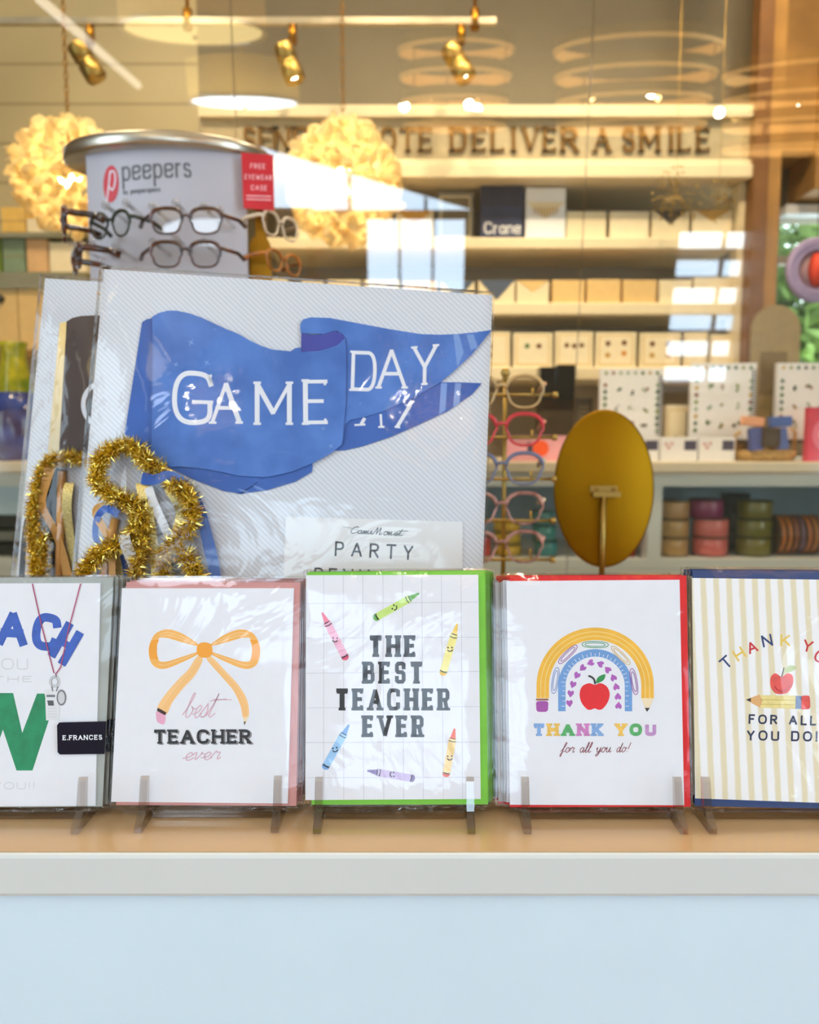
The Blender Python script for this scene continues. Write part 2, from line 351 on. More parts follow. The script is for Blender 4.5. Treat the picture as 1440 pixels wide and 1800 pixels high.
M['glass'] = clear('glass_partition', (250, 247, 236), 1.4, .0, floor=.09)
M['glass_back'] = clear('glass_inner_face', (252, 251, 248), 0, .0)
M['glass_rim'] = mat('glass_rim', (120, 96, 50), .3, vary=.1)
M['clear'] = clear('clear_acrylic', (244, 242, 240), 1.3, .02)
M['clear_edge'] = clear('clear_acrylic_edge', (236, 230, 225), 1.8, .06, floor=.03)
M['sleeve'] = clear('cellophane', (252, 252, 252), .8, .06, bump=.14, scale=12)
M['sleeve_e'] = clear('cellophane_edge', (236, 228, 216), 3.0, .12, bump=.8, scale=60, floor=.06)
M['lens'] = clear('eyeglass_lens', (236, 236, 234), 1.3, .01)
M['bulb'] = glow('bulb_glow', (255, 214, 140), 30)
M['spot'] = glow('spot_glow', (255, 240, 214), 160)
M['leaf'] = mat('green_leaf', (124, 150, 76), .5, vary=.4, scale=3, trans=.3)
def solid(c, rough=.5, **k):
    key = ('s',) + tuple(c) + (rough,) + tuple(k.items())
    if key not in M: M[key] = mat('colour_%d_%d_%d' % tuple(c), c, rough, **k)
    return M[key]
# ------------------------------------------------------------------ the room
def struct(name, mb, loc=None, **k):
    o = mb.build(name, **k); o['kind'] = 'structure'; return o
X0, X1, Y0, Y1, ZC = -2.6, 2.6, -3.2, 2.62, 3.3
mb = MB(M['floor']); mb.box(X0 - .1, X1 + .1, Y0 - .1, Y1 + .1, -.1, 0); struct('floor', mb)
mb = MB(M['ceiling']); mb.box(X0 - .1, X1 + .1, Y0 - .1, Y1 + .1, ZC, ZC + .1); struct('ceiling', mb)
mw = stripes('shiplap_wall', (178, 164, 128), (138, 124, 92), 1 / .118, 0, 1, .06, .02)
def wall_hole(name, m, x0, x1, y0, y1, z0, z1, axis, holes):
    """wall box with rectangular openings (a0, a1, b0, b1) along the wall and in height"""
    mb = MB(m); a0, a1 = (x0, x1) if axis == 'x' else (y0, y1)
    def seg(p, q, r, s):
        if q - p > 1e-4 and s - r > 1e-4:
            mb.box(p, q, y0, y1, r, s) if axis == 'x' else mb.box(x0, x1, p, q, r, s)
    p = a0
    for h in sorted(holes):
        seg(p, h[0], z0, z1); seg(h[0], h[1], z0, h[2]); seg(h[0], h[1], h[3], z1); p = h[1]
    seg(p, a1, z0, z1); return struct(name, mb)
SIDE = [(-1.75, -.2, .4, 2.8)]  # unseen side openings, added to throw daylight on the cards
wall_hole('wall_left', M['taupe'], X0 - .1, X0, Y0 - .1, Y1 + .1, 0, ZC, 'y', SIDE)
wall_hole('wall_right', M['taupe'], X1, X1 + .1, Y0 - .1, Y1 + .1, 0, ZC, 'y', SIDE)
def frame_window(name, pts, m, t=.05, d=.06, axis='y', bars=()):
    pass
for n_, xx in (('window_1_added', X0), ('window_2_added', X1)):
    mb = MB(M['white']); s = -.1 if xx < 0 else 0
    a, b, c, d = SIDE[0]
    for (p, q, r_, s_) in ((a, a + .06, c, d), (b - .06, b, c, d), (a, b, c, c + .06), (a, b, d - .06, d), ((a + b) / 2 - .03, (a + b) / 2 + .03, c, d)):
        mb.box(xx + s + .02, xx + s + .08, p, q, r_, s_)
    o = struct(n_, mb)
    g = MB(M['glass_back']); g.box(xx + s + .045, xx + s + .05, a, b, c, d); g.build('window_pane', o)
# shopfront behind the camera; door, plus transom and side light invented for bright reflections
YR = -3.15
def rw(px, py): return refl(px, py, YR)[0]
holes = []
def opening(pl):
    q = [rw(*p) for p in pl]; return q
d0, d1 = rw(640, 376), rw(816, 600); door = (d0.x, d1.x, d1.z, d0.z)
w0, w1 = rw(1196, 408), rw(1318, 690); sidel = (w0.x, w1.x, w1.z, w0.z)
tr = [rw(*p) for p in ((452, 256), (830, 372), (690, 372), (476, 372))]
tz0 = tr[2].z; trb = (tr[0].x, tr[1].x, tz0, tr[0].z)
# wall around the openings; the invented transom head slopes to suit the mirrored wedge
mb = MB(M['taupe'])
yA, yB = YR - .08, YR
def wseg(p, q, r, s):
    if q - p > 1e-4 and s - r > 1e-4: mb.box(p, q, yA, yB, r, s)
wseg(X0 - .1, trb[0], 0, ZC); wseg(trb[0], trb[1], trb[3], ZC)
mb.prism([(trb[0], trb[3]), (trb[1], tz0 + .012), (trb[1], trb[3])], yA, yB)
zb = tz0 - .03
wseg(trb[0], door[0], 0, tz0 - .0); wseg(door[0], door[1], door[3], tz0); wseg(door[0], door[1], 0, door[2]); wseg(door[1], trb[1], 0, tz0)
wseg(trb[1], sidel[0], 0, ZC); wseg(sidel[0], sidel[1], 0, sidel[2]); wseg(sidel[0], sidel[1], sidel[3], ZC); wseg(sidel[1], X1 + .1, 0, ZC)
struct('wall_front', mb)
mb = MB(M['dark'])
for f in (.42, .78): mb.box(trb[0] + (trb[1] - trb[0]) * f - .012, trb[0] + (trb[1] - trb[0]) * f + .012, yA + .02, yA + .06, tz0, tz0 + (trb[3] - tz0) * (1 - f))
mb.box(trb[0], trb[1], yA + .01, yA + .07, tz0 - .02, tz0 + .012); struct('window_3_shaped', mb)  # wedge opening shaped to give the slanting bright reflection
mb = MB(M['dark']); dw = door[1] - door[0]
for f in (0.0, .33, .66, .985): mb.box(door[0] + dw * f, door[0] + dw * (f + .025), yA + .02, yA + .06, door[2], door[3])
for z in (door[2] + .36 * (door[3] - door[2]), door[2], door[3] - .04): mb.box(door[0], door[1], yA + .02, yA + .06, z, z + .04)
struct('door_1', mb)
mb = MB(M['white']); sh = sidel[3] - sidel[2]
for i in range(6): mb.box(sidel[0], sidel[1], yA + .01, yA + .07, sidel[2] + sh * i / 6, sidel[2] + sh * (i / 6 + .07))
mb.box((sidel[0] + sidel[1]) / 2 - .012, (sidel[0] + sidel[1]) / 2 + .012, yA + .02, yA + .06, sidel[2], sidel[3], M['dark']); struct('window_4_added', mb)  # slatted opening added to give the second bright patch in the glass
# back wall with alcove cabinet, wood post and window
WY = 2.56
xs = at(1366, 500, WY).x; wt_ = at(1400, 380, WY).z; wb = at(1400, 700, WY).z
mb = MB(mw); mb.box(X0 - .1, at(350, 200, WY).x, WY, WY + .1, 0, ZC); struct('wall_back_left', mb)
mb = MB(M['taupe']); xa = at(350, 200, WY).x
mb.box(xa, xs, WY, WY + .1, 0, ZC); mb.box(xs, X1 + .1, WY, WY + .1, wt_, ZC); mb.box(xs, X1 + .1, WY, WY + .1, 0, wb); struct('wall_back_right', mb)
mb = MB(M['white']); mb.box(xs - .005, 1.9, WY - .05, WY, wt_ - .005, wt_ + .022)
mz = at(1400, 455, WY).z; mb.box(xs, 1.9, WY + .01, WY + .05, mz - .012, mz + .012, M['alcove'])
mx_ = xs + .46; mb.box(mx_ - .02, mx_ + .02, WY + .01, WY + .05, wb, wt_, M['alcove']); ow = struct('window_5', mb)
g = MB(M['glass_back']); g.box(xs, X1, WY + .055, WY + .06, wb, wt_); g.build('window_pane', ow)
# fascia and cornice over the shelf alcove
fy = 2.26
fx0, fx1 = at(352, 200, fy).x, at(1322, 250, fy).x
fz0, fz1, cz = at(800, 318, fy).z, at(800, 196, fy).z, at(800, 297, fy).z
mb = MB(solid((178, 164, 134), .6)); mb.box(fx0, fx1, fy, WY, cz, fz1); struct('wall_fascia', mb)
mb = MB(M['cream']); mb.box(fx0 + .1, fx1, fy - .03, WY, fz0, cz + .004); mb.box(fx0 + .1, fx1, fy - .018, fy, cz + .004, cz + .02); struct('trim_1', mb, bevel=.003)
mb = MB(M['cream']); mb.box(fx0, fx1, fy - .02, fy, fz1 - .02, fz1 + .01); struct('trim_2', mb)
# shelves of the alcove
SY = 2.28
ax0, ax1 = at(468, 400, SY).x, at(1296, 400, SY).x
mb = MB(M['alcove']); mb.box(ax0 - .02, ax1 + .06, WY - .02, WY - .002, .9, fz0); struct('wall_alcove', mb)
mb = MB(M['cream']); mb.box(ax1, at(1322, 400, SY).x, SY - .01, SY + .05, .93, fz0 - .001); struct('trim_3', mb)
SH = []
for i, (pa, pb) in enumerate(((417, 437), (532, 553), (645, 668))):
    zt, zb_ = at(800, pa, SY).z, at(800, pb, SY).z; SH.append(zt)
    mb = MB(M['cream']); mb.box(ax0, ax1 - .001, SY, WY - .021, zb_, zt)
    o = mb.build('wall_shelf', bevel=.003); recenter(o, ((ax0 + ax1) / 2, SY + .12, zb_))
    tag(o, ('topmost long cream wall shelf, under the gold lettering, holding the navy box', 'middle long cream wall shelf carrying a row of envelope boxes',
            'lowest long cream wall shelf, just above the spiral books')[i], 'shelf', 'long wall shelves')
# wood post and header on the right
mb = MB(M['dwood']); p0, p1 = at(1322, 400, 2.22).x, at(1347, 400, 2.22).x; mb.box(p0, p1, 2.22, 2.27, .93, ZC); struct('trim_4', mb)
mb = MB(M['wood']); mb.box(p1, at(1366, 400, 2.24).x, 2.23, 2.28, .93, ZC); struct('trim_5', mb)
mb = MB(M['wood']); hz = at(1400, 340, 2.4).z; mb.box(at(1367, 200, 2.4).x, 1.9, 2.4, WY, hz + .12, ZC)
mb.box(at(1436, 200, 2.4).x, 1.9, 2.39, WY, hz + .01, ZC); struct('trim_6', mb)
# ------------------------------------------------------------------ leaning glass partition
def gpt(px, py, off=0):
    d = ray(px, py); t = (GP + GN * off - CAM).dot(GN) / d.dot(GN); return CAM + d * t
def slope_pt(x, z): return Vector((x, GP.y - (z - GP.z) * math.tan(GT), z))
gzt, gzb = 1.98, .004
seams = [-1.75, gpt(410, 120).x, gpt(1040, 100).x, 1.75]
for i in range(3):
    mb = MB(M['glass'], M['glass_back'], M['glass_rim'])
    a, b = seams[i] + .0012, seams[i + 1] - .0012; th = -GN * .006
    f = [slope_pt(a, gzb), slope_pt(b, gzb), slope_pt(b, gzt), slope_pt(a, gzt)]; k = [v + th for v in f]
    mb.add(f, [(0, 1, 2, 3)], M['glass']); mb.add(k, [(3, 2, 1, 0)], M['glass_back'])
    for j in range(4):
        q = (j + 1) % 4; mb.add([f[j], f[q], k[q], k[j]], [(0, 1, 2, 3)], M['glass_rim'])
    o = mb.build('glass_panel'); recenter(o, ((a + b) / 2, f[0].y, gzb))
    tag(o, ('clear leaning glass panel behind the eyewear stand, left of the seam', 'clear wide glass panel leaning in front of the wall lettering and shelves',
            'clear leaning glass panel at the right, behind the oval brass mirror')[i], 'glass panel', 'leaning glass screen panels')
mb = MB(M['brass']); mb.box(-1.75, 1.75, slope_pt(0, gzt).y - .008, slope_pt(0, gzt).y + .014, gzt, gzt + .012); struct('trim_7', mb)
# ------------------------------------------------------------------ back counter with cubbies
BY = 1.98
btz, bfz = at(800, 812, BY).z, at(800, 830, BY).z
zr, zo, zbm = at(800, 855, BY).z, at(800, 983, BY).z, at(800, 1000, BY).z
bc = empty('back_counter', (0, BY, 0), 'long built-in counter with open cubbies along the back wall, behind the glass', 'counter')
ix = bc.location
def loc(mb): mb.v = [(x, y - BY, z) for x, y, z in mb.v]; return mb
mb = MB(M['ctop']); mb.box(X0 + .01, X1 - .01, BY - .02, WY - .03, bfz, btz); loc(mb).build('worktop', bc, bevel=.003)
mb = MB(M['bluegrey'])
cx = [at(p, 900, BY).x for p in (-330, 36, 330, 700, 1139, 1164, 1620)]
mb.box(X0 + .01, X1 - .01, BY, BY + .02, zr, bfz - .001)
mb.box(X0 + .01, X1 - .01, BY, WY - .03, zbm, zo)
mb.box(X0 + .01, X1 - .01, BY, BY + .02, .08, zbm - .001)
for a, b in ((cx[1], cx[1] + .03), (cx[3] - .03, cx[3]), (cx[4], cx[5]), (cx[6], cx[6] + .03), (-1.6, -1.57), (X0 + .01, X0 + .04), (X1 - .04, X1 - .01)): mb.box(a, b, BY, WY - .05, zo, zr)
loc(mb).build('carcass', bc)
mb = MB(M['cubby']); mb.box(X0 + .02, X1 - .02, BY + .42, BY + .44, zo, bfz - .001); loc(mb).build('cubby_back', bc)
mb = MB(M['cubby']); mb.box(cx[1] - .6, cx[1], BY + .002, BY + .018, at(20, 905, BY).z, zr); loc(mb).build('drawer_front', bc)
# ------------------------------------------------------------------ goods on the alcove shelves
def goods(name, x0, x1, ytop, z, y, th, m, label, cat, group=None, deco=None, lean=0):
    """an upright box: sides on the sight lines x0, x1, top on ytop, standing at height z, front at depth y"""
    a, b = at(x0, ytop, y).x, at(x1, ytop, y).x; h = at(x0, ytop, y).z - z
    mb = MB(m); c = ((a + b) / 2, y + th / 2, z)
    mb.box(a, b, y, y + th, z, z + h)
    if deco: deco(mb, a, b, y, z, h)
    mb.v = [(p[0] - c[0], p[1] - c[1], p[2] - c[2]) for p in mb.v]
    o = mb.build(name); o.location = c; return tag(o, label, cat, group)
def vflap(m, dep=.45, inset=.0):
    def f(mb, a, b, y, z, h): mb.add([(a + inset, y - .001, z + h), (b - inset, y - .001, z + h), ((a + b) / 2, y - .001, z + h * (1 - dep))], [(0, 1, 2)], m)
    return f
def framed(m1, m2, spots=()):
    def f(mb, a, b, y, z, h):
        w_ = b - a
        for (p, q, r, s, m, k) in ((.08, .92, .08, .92, m1, 1), (.11, .89, .11, .89, m2, 2)): mb.add([(a + p * w_, y - .0006 * k, z + r * h), (a + q * w_, y - .0006 * k, z + r * h), (a + q * w_, y - .0006 * k, z + s * h), (a + p * w_, y - .0006 * k, z + s * h)], [(0, 1, 2, 3)], m)
        for u, v, m in spots: mb.lathe([(0, 0), (.07 * w_, 0)], (a + u * w_, y - .0018, z + v * h), 10, m, 'Y')
    return f
def panel(y, mb, a, b, z0, z1, m, k=1): mb.add([(a, y - .0006 * k, z0), (b, y - .0006 * k, z0), (b, y - .0006 * k, z1), (a, y - .0006 * k, z1)], [(0, 1, 2, 3)], m)
gy = SY + .02
dk, gd, gr = solid((60, 46, 34)), solid((196, 150, 70)), solid((130, 124, 112))
T1 = 'stationery on the top alcove shelf'
def crane(mb, a, b, y, z, h):
    panel(y, mb, a + .004, b - .004, z + h * .62, z + h * .97, solid((26, 34, 70)))
    pl = Plane(883, 400, y, 0); k = Ink(pl, 0, M['white']); k.text('Crane', 851, 411, 916, 411, 21, 2.6, M['white'], 2, gap=.12, serif=.3)
    mb.add([tuple(pl.o + Vector(v)) for v in k.v], k.f, M['white'])
goods('grey_frame_box', 770, 832, 338, SH[0], gy + .03, .02, M['grey'], 'tall grey framed card standing left of the navy box', 'card', T1, framed(M['cream'], M['taupe']))
goods('navy_stationery_box', 846, 920, 327, SH[0], gy, .05, M['navy'], 'navy blue stationery box with a white printed word, on the top shelf', 'box', None, crane)
goods('charcoal_card', 952, 994, 330, SH[0], gy + .08, .02, M['charcoal'], 'dark card peeking out behind the white patterned box on the top shelf', 'card')
def notch(mb, a, b, y, z, h):
    vflap(M['cream'], .42)(mb, a, b, y, z, h * .72); w_ = b - a
    for i in range(9):
        u = a + w_ * (.2 + .6 * i / 8); mb.add([(u - .0016, y - .002, z + h * .62), (u + .0016, y - .002, z + h * .62), (u + .0016, y - .002, z + h * (.5 - .1 * (1 - abs(i - 4) / 4))), (u - .0016, y - .002, z + h * (.5 - .1 * (1 - abs(i - 4) / 4)))], [(0, 1, 2, 3)], gd)
goods('patterned_stationery_box', 925, 995, 330, SH[0], gy, .05, M['white'], 'white stationery box with a gold fringe pattern, right of the navy box', 'box', None, notch)
for i, (a, b, t, dc, lb) in enumerate(((997, 1066, 372, None, 'plain cream envelope box right of the white fringe patterned box, top shelf'),
        (1073, 1141, 372, None, 'plain cream envelope box left of the one with a dark lined flap, top shelf'),
        (1147, 1212, 370, vflap(dk, .5, .004), 'cream envelope box with a dark brown lined flap, top shelf'),
        (1218, 1288, 369, vflap(gd, .4, .004), 'cream envelope box with a gold lined flap at the right end of the top shelf'),
        (524, 598, 370, None, 'cream envelope box behind the glowing ball lamp, left end of the top shelf'),
        (606, 690, 372, None, 'cream envelope box behind the right rim of the ball lamp, top shelf'),
        (696, 762, 370, vflap(gd, .5), 'cream envelope box with a gold flap left of the grey framed card, top shelf'))):
    goods('envelope_box', a, b, t, SH[0], gy, .06, M['offwhite'] if i % 2 else M['cream'], lb, 'box', T1, dc)
T2 = 'envelope boxes on the middle alcove shelf'
nv = solid((70, 84, 110))
for i, (a, b, t, dc, lb) in enumerate(((440, 505, 490, None, 'cream envelope box beside the eyewear stand, middle shelf'), (530, 568, 494, None, 'narrow cream envelope box, third from the left end of the middle shelf'),
        (576, 634, 492, None, 'cream envelope box above the top edge of the front pennant board, middle shelf'), (640, 702, 492, None, 'cream envelope box left of the peach one, middle shelf'),
        (710, 768, 494, None, 'peach envelope box on the middle shelf'), (776, 834, 494, vflap(nv, .8, .0), 'envelope box with a slate lined flap left of the larger slate flap, middle shelf'),
        (842, 905, 492, vflap(nv, .85, .0), 'envelope box with a slate blue flap just right of the pennant board, middle shelf'), (909, 965, 493, vflap(M['tan'], .5), 'cream envelope box with a tan flap, middle shelf'),
        (972, 1028, 492, None, 'gold tinted envelope box left of the glass seam, middle shelf'), (1033, 1091, 491, None, 'gold tinted envelope box right of the glass seam, middle shelf'),
        (1096, 1154, 492, None, 'gold tinted envelope box third of the gold ones, middle shelf'), (1160, 1216, 492, None, 'pale envelope box left of the daylight reflection, middle shelf'),
        (1221, 1288, 488, None, 'pale envelope box at the right end of the middle shelf'))):
    m = solid((236, 196, 150)) if i == 4 else (M['tan'] if i in (8, 9, 10) else M['cream'])
    goods('envelope_box', a, b, t, SH[1], gy, .06, m, lb, 'box', T2, dc)
T3 = 'note card boxes on the lowest alcove shelf'
br, og, gn = solid((120, 80, 50)), solid((214, 140, 60)), solid((96, 120, 70))
for i, (a, b, t, sp, lb) in enumerate(((838, 897, 583, ((.4, .6, br), (.4, .35, br)), 'boxed note cards with brown motifs just right of the pennant board, lowest shelf'),
        (903, 972, 585, ((.35, .62, gn), (.65, .62, br)), 'boxed note cards with small green sprigs, lowest shelf'),
        (977, 1043, 583, ((.3, .62, br), (.5, .6, br), (.7, .62, br)), 'boxed note cards with a row of brown motifs, lowest shelf'),
        (1048, 1119, 584, ((.3, .35, gd), (.7, .4, og), (.3, .68, br), (.7, .7, br)), 'boxed note cards with an orange motif, lowest shelf'),
        (1126, 1197, 585, ((.3, .35, gd), (.7, .35, gd), (.3, .68, br), (.7, .68, br)), 'boxed note cards with four small motifs, lowest shelf'),
        (1204, 1244, 584, ((.5, .4, br),), 'narrow boxed note cards left of the daylight reflection, lowest shelf'),
        (1250, 1290, 588, ((.5, .5, og),), 'narrow boxed note cards at the right end of the lowest shelf'))):
    goods('note_card_box', a, b, t, SH[2], gy, .05, M['cream'], lb, 'box', T3, framed(M['tan'], M['offwhite'], sp))
# lettering on the fascia
ly = fy - .009
motto = 'SEND A NOTE DELIVER A SMILE'
words_ = {'SEND': 0, 'A': 1, 'NOTE': 2, 'DELIVER': 3, 'SMILE': 4}
spots_x = [(438, 'S', 'SEND'), (466, 'E', 'SEND'), (495, 'N', 'SEND'), (530, 'D', 'SEND'), (583, 'A', 'A'), (641, 'N', 'NOTE'), (682, 'O', 'NOTE'), (717, 'T', 'NOTE'), (748, 'E', 'NOTE'),
           (806, 'D', 'DELIVER'), (843, 'E', 'DELIVER'), (875, 'L', 'DELIVER'), (903, 'I', 'DELIVER'), (933, 'V', 'DELIVER'), (967, 'E', 'DELIVER'), (1002, 'R', 'DELIVER'),
           (1059, 'A', 'A'), (1106, 'S', 'SMILE'), (1143, 'M', 'SMILE'), (1181, 'I', 'SMILE'), (1204, 'L', 'SMILE'), (1237, 'E', 'SMILE')]
lp = Plane(800, 250, ly, 0)
class Raised(Ink):
    pass
cnt = {}
ordn = ['first', 'second', 'third', 'fourth', 'fifth', 'sixth', 'last']
for i, (px, ch, wd) in enumerate(spots_x):
    wpx = {'I': 10, 'M': 36, 'L': 24, 'S': 22, 'E': 24}.get(ch, 30)
    lt = Ink(lp, 0, M['gold_letter'])
    yb = 266
    lt.glyph(ch, px - wpx / 2, yb, wpx, 44, 6.0, M['gold_letter'], 0, serif=.8, sth=.45, thin=.45)
    # give the cut letter its thickness
    n = len(lt.v); fs = list(lt.f); lt.v = [(x, 0, z) for x, y, z in lt.v] + [(x, .007, z) for x, y, z in lt.v]
    for f in fs:
        k = len(f)
        for j in range(k): lt.f.append([f[j], f[j] + n, f[(j + 1) % k] + n, f[(j + 1) % k]]); lt.m.append(0); lt.sm.append(False)
    o = lt.build('wall_letter'); o.location = lp.o
    c = lp.uv(px, yb); recv = Vector((c[0], 0, c[1])); o.data.transform(Matrix.Translation(-recv)); o.location = lp.o + recv
    if wd == 'A': lb = 'gold letter A standing alone ' + ('before NOTE' if px < 700 else 'before SMILE') + ' on the wall'
    else:
        c_ = cnt.get(wd, 0); cnt[wd] = c_ + 1
        lb = 'gold letter %s, %s of the word %s on the wall' % (ch, ordn[c_] if c_ < len(wd) - 1 else 'last', wd)
    tag(o, lb, 'letter', 'gold letters of the wall motto')
# ------------------------------------------------------------------ hanging lamps
def petal_lamp(px, py, y, rpx, label, seed):
    c = at(px, py, y); r = rpx / F * (c - CAM).dot(FWD); rnd = random.Random(seed)
    t = empty('shell_pendant', c, label, 'pendant lamp', 'petalled ball pendants')
    mp = mat('capiz_shell', (255, 234, 192), .35, vary=.12, scale=60, trans=.65) if 'capiz' not in M else M['capiz']; M['capiz'] = mp
    mb = MB(mp)
    n = 640
    for i in range(n):
        z = 1 - 2 * (i + .5) / n; a = i * 2.399963; q = math.sqrt(1 - z * z); d = Vector((q * math.cos(a), q * math.sin(a), z))
        d = (d + Vector((rnd.uniform(-.06, .06), rnd.uniform(-.06, .06), rnd.uniform(-.06, .06)))).normalized()
        u = d.orthogonal().normalized(); u = Matrix.Rotation(rnd.uniform(0, 6.28), 3, d) @ u; v = d.cross(u)
        rr = r * rnd.uniform(.86, 1.0); s = r * rnd.uniform(.10, .19); lift = rnd.uniform(.6, 2.0) * s
        p = d * rr; vs = [p - u * s * .2]
        for k in range(7):
            b = -1.9 + 3.8 * k / 6; vs.append(p + u * s * (.3 + .7 * math.cos(b)) + v * s * .8 * math.sin(b) + d * lift * (.5 + .5 * math.cos(b)))
        mb.add(vs, [(0, k, k + 1) for k in range(1, 7)], None, False)
    mb.build('petal_shade', t, kind='stuff')
    mb = MB(M['bulb']); mb.lathe([(.001, -.03), (.02, -.02), (.028, 0), (.02, .022), (.008, .04), (.001, .045)], n=16); mb.build('bulb', t)
    mb = MB(M['brass_d']); z = r * .8; top = ZC - c.z; k = 0
    while z < min(top - .02, .75):
        pts = []
        for j in range(10):
            a = 2 * math.pi * j / 10; x, zz = .0045 * math.cos(a), .0095 * math.sin(a)
            pts.append((x if k % 2 else 0, 0 if k % 2 else x, z + zz))
        mb.tube(pts, .0014, 5, closed=True); z += .0155; k += 1
    mb.tube([(0, 0, z - .008), (0, 0, top)], .002, 6); mb.lathe([(.001, top - .03), (.05, top - .02), (.055, top)], n=20)
    mb.build('chain', t)
    l = lamp('lamp_light', 'POINT', (0, 0, 0), 4.6, (1, .90, .66), None, .03); l.parent = t
    return t
petal_lamp(123, 312, 1.95, 84, 'glowing petalled ball lamp hanging left of the eyewear stand', 1)
petal_lamp(604, 322, 1.95, 90, 'glowing petalled ball lamp hanging right of the eyewear stand, before the shelves', 2)
# track with three spot heads
ty = 2.12; tz = at(500, 38, ty).z; tx0, tx1 = at(-150, 38, ty).x, at(872, 38, ty).x
tk = empty('track_rail', ((tx0 + tx1) / 2, ty, tz), 'slim metal lighting rail hung across the top, carrying the brass spot heads', 'light track')
mb = MB(M['steel']); hw = (tx1 - tx0) / 2; mb.box(-hw, hw, -.008, .008, -.008, .008); mb.build('rail', tk)
for px in (835, 330):
    mb = MB(M['brass_d']); xx = at(px, 38, ty).x - tk.location.x; mb.tube([(xx, 0, .008), (xx, 0, ZC - tz)], .005, 8); mb.tube([(xx, 0, -.02), (xx, 0, .03)], .012, 10); mb.build('hanger', tk)
def head(px, py, tilt, yaw, label):
    c = at(px, py, ty - .02); top = Vector((at(px + 6, 40, ty).x, ty, tz - .009))
    t = empty('spot_head', top, label, 'spotlight', 'brass spot heads on the track')
    mb = MB(M['brass_d']); mb.tube([(0, 0, 0), (0, 0, -.045)], .011, 10); mb.tube([(0, 0, -.04), (0, 0, c.z - top.z + .035)], .0045, 8); mb.build('stem', t)
    rot = Matrix.Rotation(R(yaw), 3, 'Z') @ Matrix.Rotation(R(tilt), 3, 'Y')
    mb = MB(M['brass']); off = c - top
    mb.lathe([(.001, .048), (.022, .046), (.026, .04), (.026, .006), (.0235, .004), (.0235, -.004), (.027, -.006), (.027, -.045), (.022, -.05), (.02, -.03), (.001, -.028)], n=24)
    mb.v = [tuple(rot @ Vector(v) + off) for v in mb.v]; can = mb.build('can', t)
    mb = MB(M['spot']); mb.lathe([(.001, -.032), (.017, -.034)], n=16); mb.v = [tuple(rot @ Vector(v) + off) for v in mb.v]; mb.build('bulb', can)
head(152, 108, -32, 20, 'brass spot head on the track at the left, beside the left lamp chain')
head(508, 110, -20, 0, 'brass spot head on the track, middle one, left of the second lamp chain')
head(805, 110, -30, -10, 'brass spot head on the track at the right, near its end')
for xx, e in ((-.75, 14), (-.1, 16), (.35, 16), (.8, 16)):
    lamp('track_beam', 'SPOT', (xx, ty - .55, tz + .55), e * 2.3, (1, .83, .58), (xx + .03, WY, 1.42), .03, angle=1.2)
# ------------------------------------------------------------------ fittings behind the camera that the glass mirrors
def drum(px, py, y, rpx, hpx, label, s):
    c, k = refl(px, py, y); r = rpx * k; h = hpx * k
    t = empty('drum_pendant', c, label, 'pendant lamp', 'drum pendants over the shop floor')
    m = mat('drum_fabric', (240, 214, 150), .7, vary=.03, trans=.5)
    mb = MB(m); mb.lathe([(r, 0), (r, h), (r * .985, h), (r * .985, 0)], n=48); mb.build('lamp_shade', t)
    mb = MB(M['steel']); mb.lathe([(r * 1.01, -.01), (r * 1.03, .0), (r * 1.01, .012), (r * .95, .0), (r * 1.01, -.01)], n=48); mb.build('rim', t)
    mb = MB(glow('drum_diffuser', (255, 226, 150) if s < 5 else (225, 240, 255), s)); mb.lathe([(.001, -.02), (r * .5, -.012), (r * .94, 0)], n=48); mb.build('diffuser', t)
    mb = MB(M['brass_d']); mb.tube([(0, 0, .02), (0, 0, ZC - c.z)], .006, 8); mb.tube([(0, 0, -.035), (0, 0, -.015)], .012, 8); mb.build('stem', t)
drum(342, 55, -1.3, 125, 110, 'large fabric drum pendant mirrored in the glass at the top left', 4)
drum(430, 180, -2.0, 96, 60, 'smaller drum pendant with a bright white underside mirrored above the eyewear stand', 14)
M['ringglow'] = glow('warm_ring_glow', (255, 196, 110), 1.3)  # emission added to the rings so their reflection shows up
def tiers(px, py, y, rpx, label, bulbs):
    c, k = refl(px, py, y); r = rpx * k
    t = empty('tiered_ring_chandelier', c, label, 'chandelier', 'tiered ring chandeliers')
    for j, z in enumerate((70, 30, -10, -48)):
        mb = MB(M['brass']); zz = z * k; rr = r * (1 - .03 * j); mb.lathe([(rr, zz), (rr, zz + 22 * k), (rr * .985, zz + 22 * k), (rr * .985, zz), (rr, zz)], n=48)
        mb.build('ring', t)
        gb = MB(M['ringglow']); gb.lathe([(rr * .98, zz + 1 * k), (rr * .97, zz + 20 * k)], n=48); gb.lathe([(rr * 1.004, zz + 1 * k), (rr * 1.004, zz + 7 * k)], n=48); gb.build('added_glow_band', t, label='warm glowing band added to brighten the ring')
    for a in range(3):
        mb = MB(M['brass_d']); x, yy = r * .9 * math.cos(a * 2.1 + .4), r * .9 * math.sin(a * 2.1 + .4); mb.tube([(x, yy, -48 * k), (x, yy, 92 * k), (0, 0, ZC - c.z)], .004, 6); mb.build('rod', t)
    for bx, by in bulbs:
        q = refl(bx, by, y)[0] - c; mb = MB(M['spot']); b = 8 * k
        mb.lathe([(.001, -b), (b * .7, -b * .7), (b, 0), (b * .7, b * .7), (.001, b)], tuple(q), n=12); mb.build('bulb', t)
    for a in range(4):
        mb = MB(M['bulb']); x, yy = r * .6 * math.cos(a * 1.57 + .8), r * .6 * math.sin(a * 1.57 + .8); b = .02
        mb.lathe([(.001, -b), (b, 0), (.001, b)], (x, yy, 10 * k), n=10); mb.build('bulb', t)
tiers(1112, 175, -1.5, 142, 'large tiered brass ring chandelier mirrored over the wall lettering', ((1010, 163), (1145, 163), (1168, 157)))
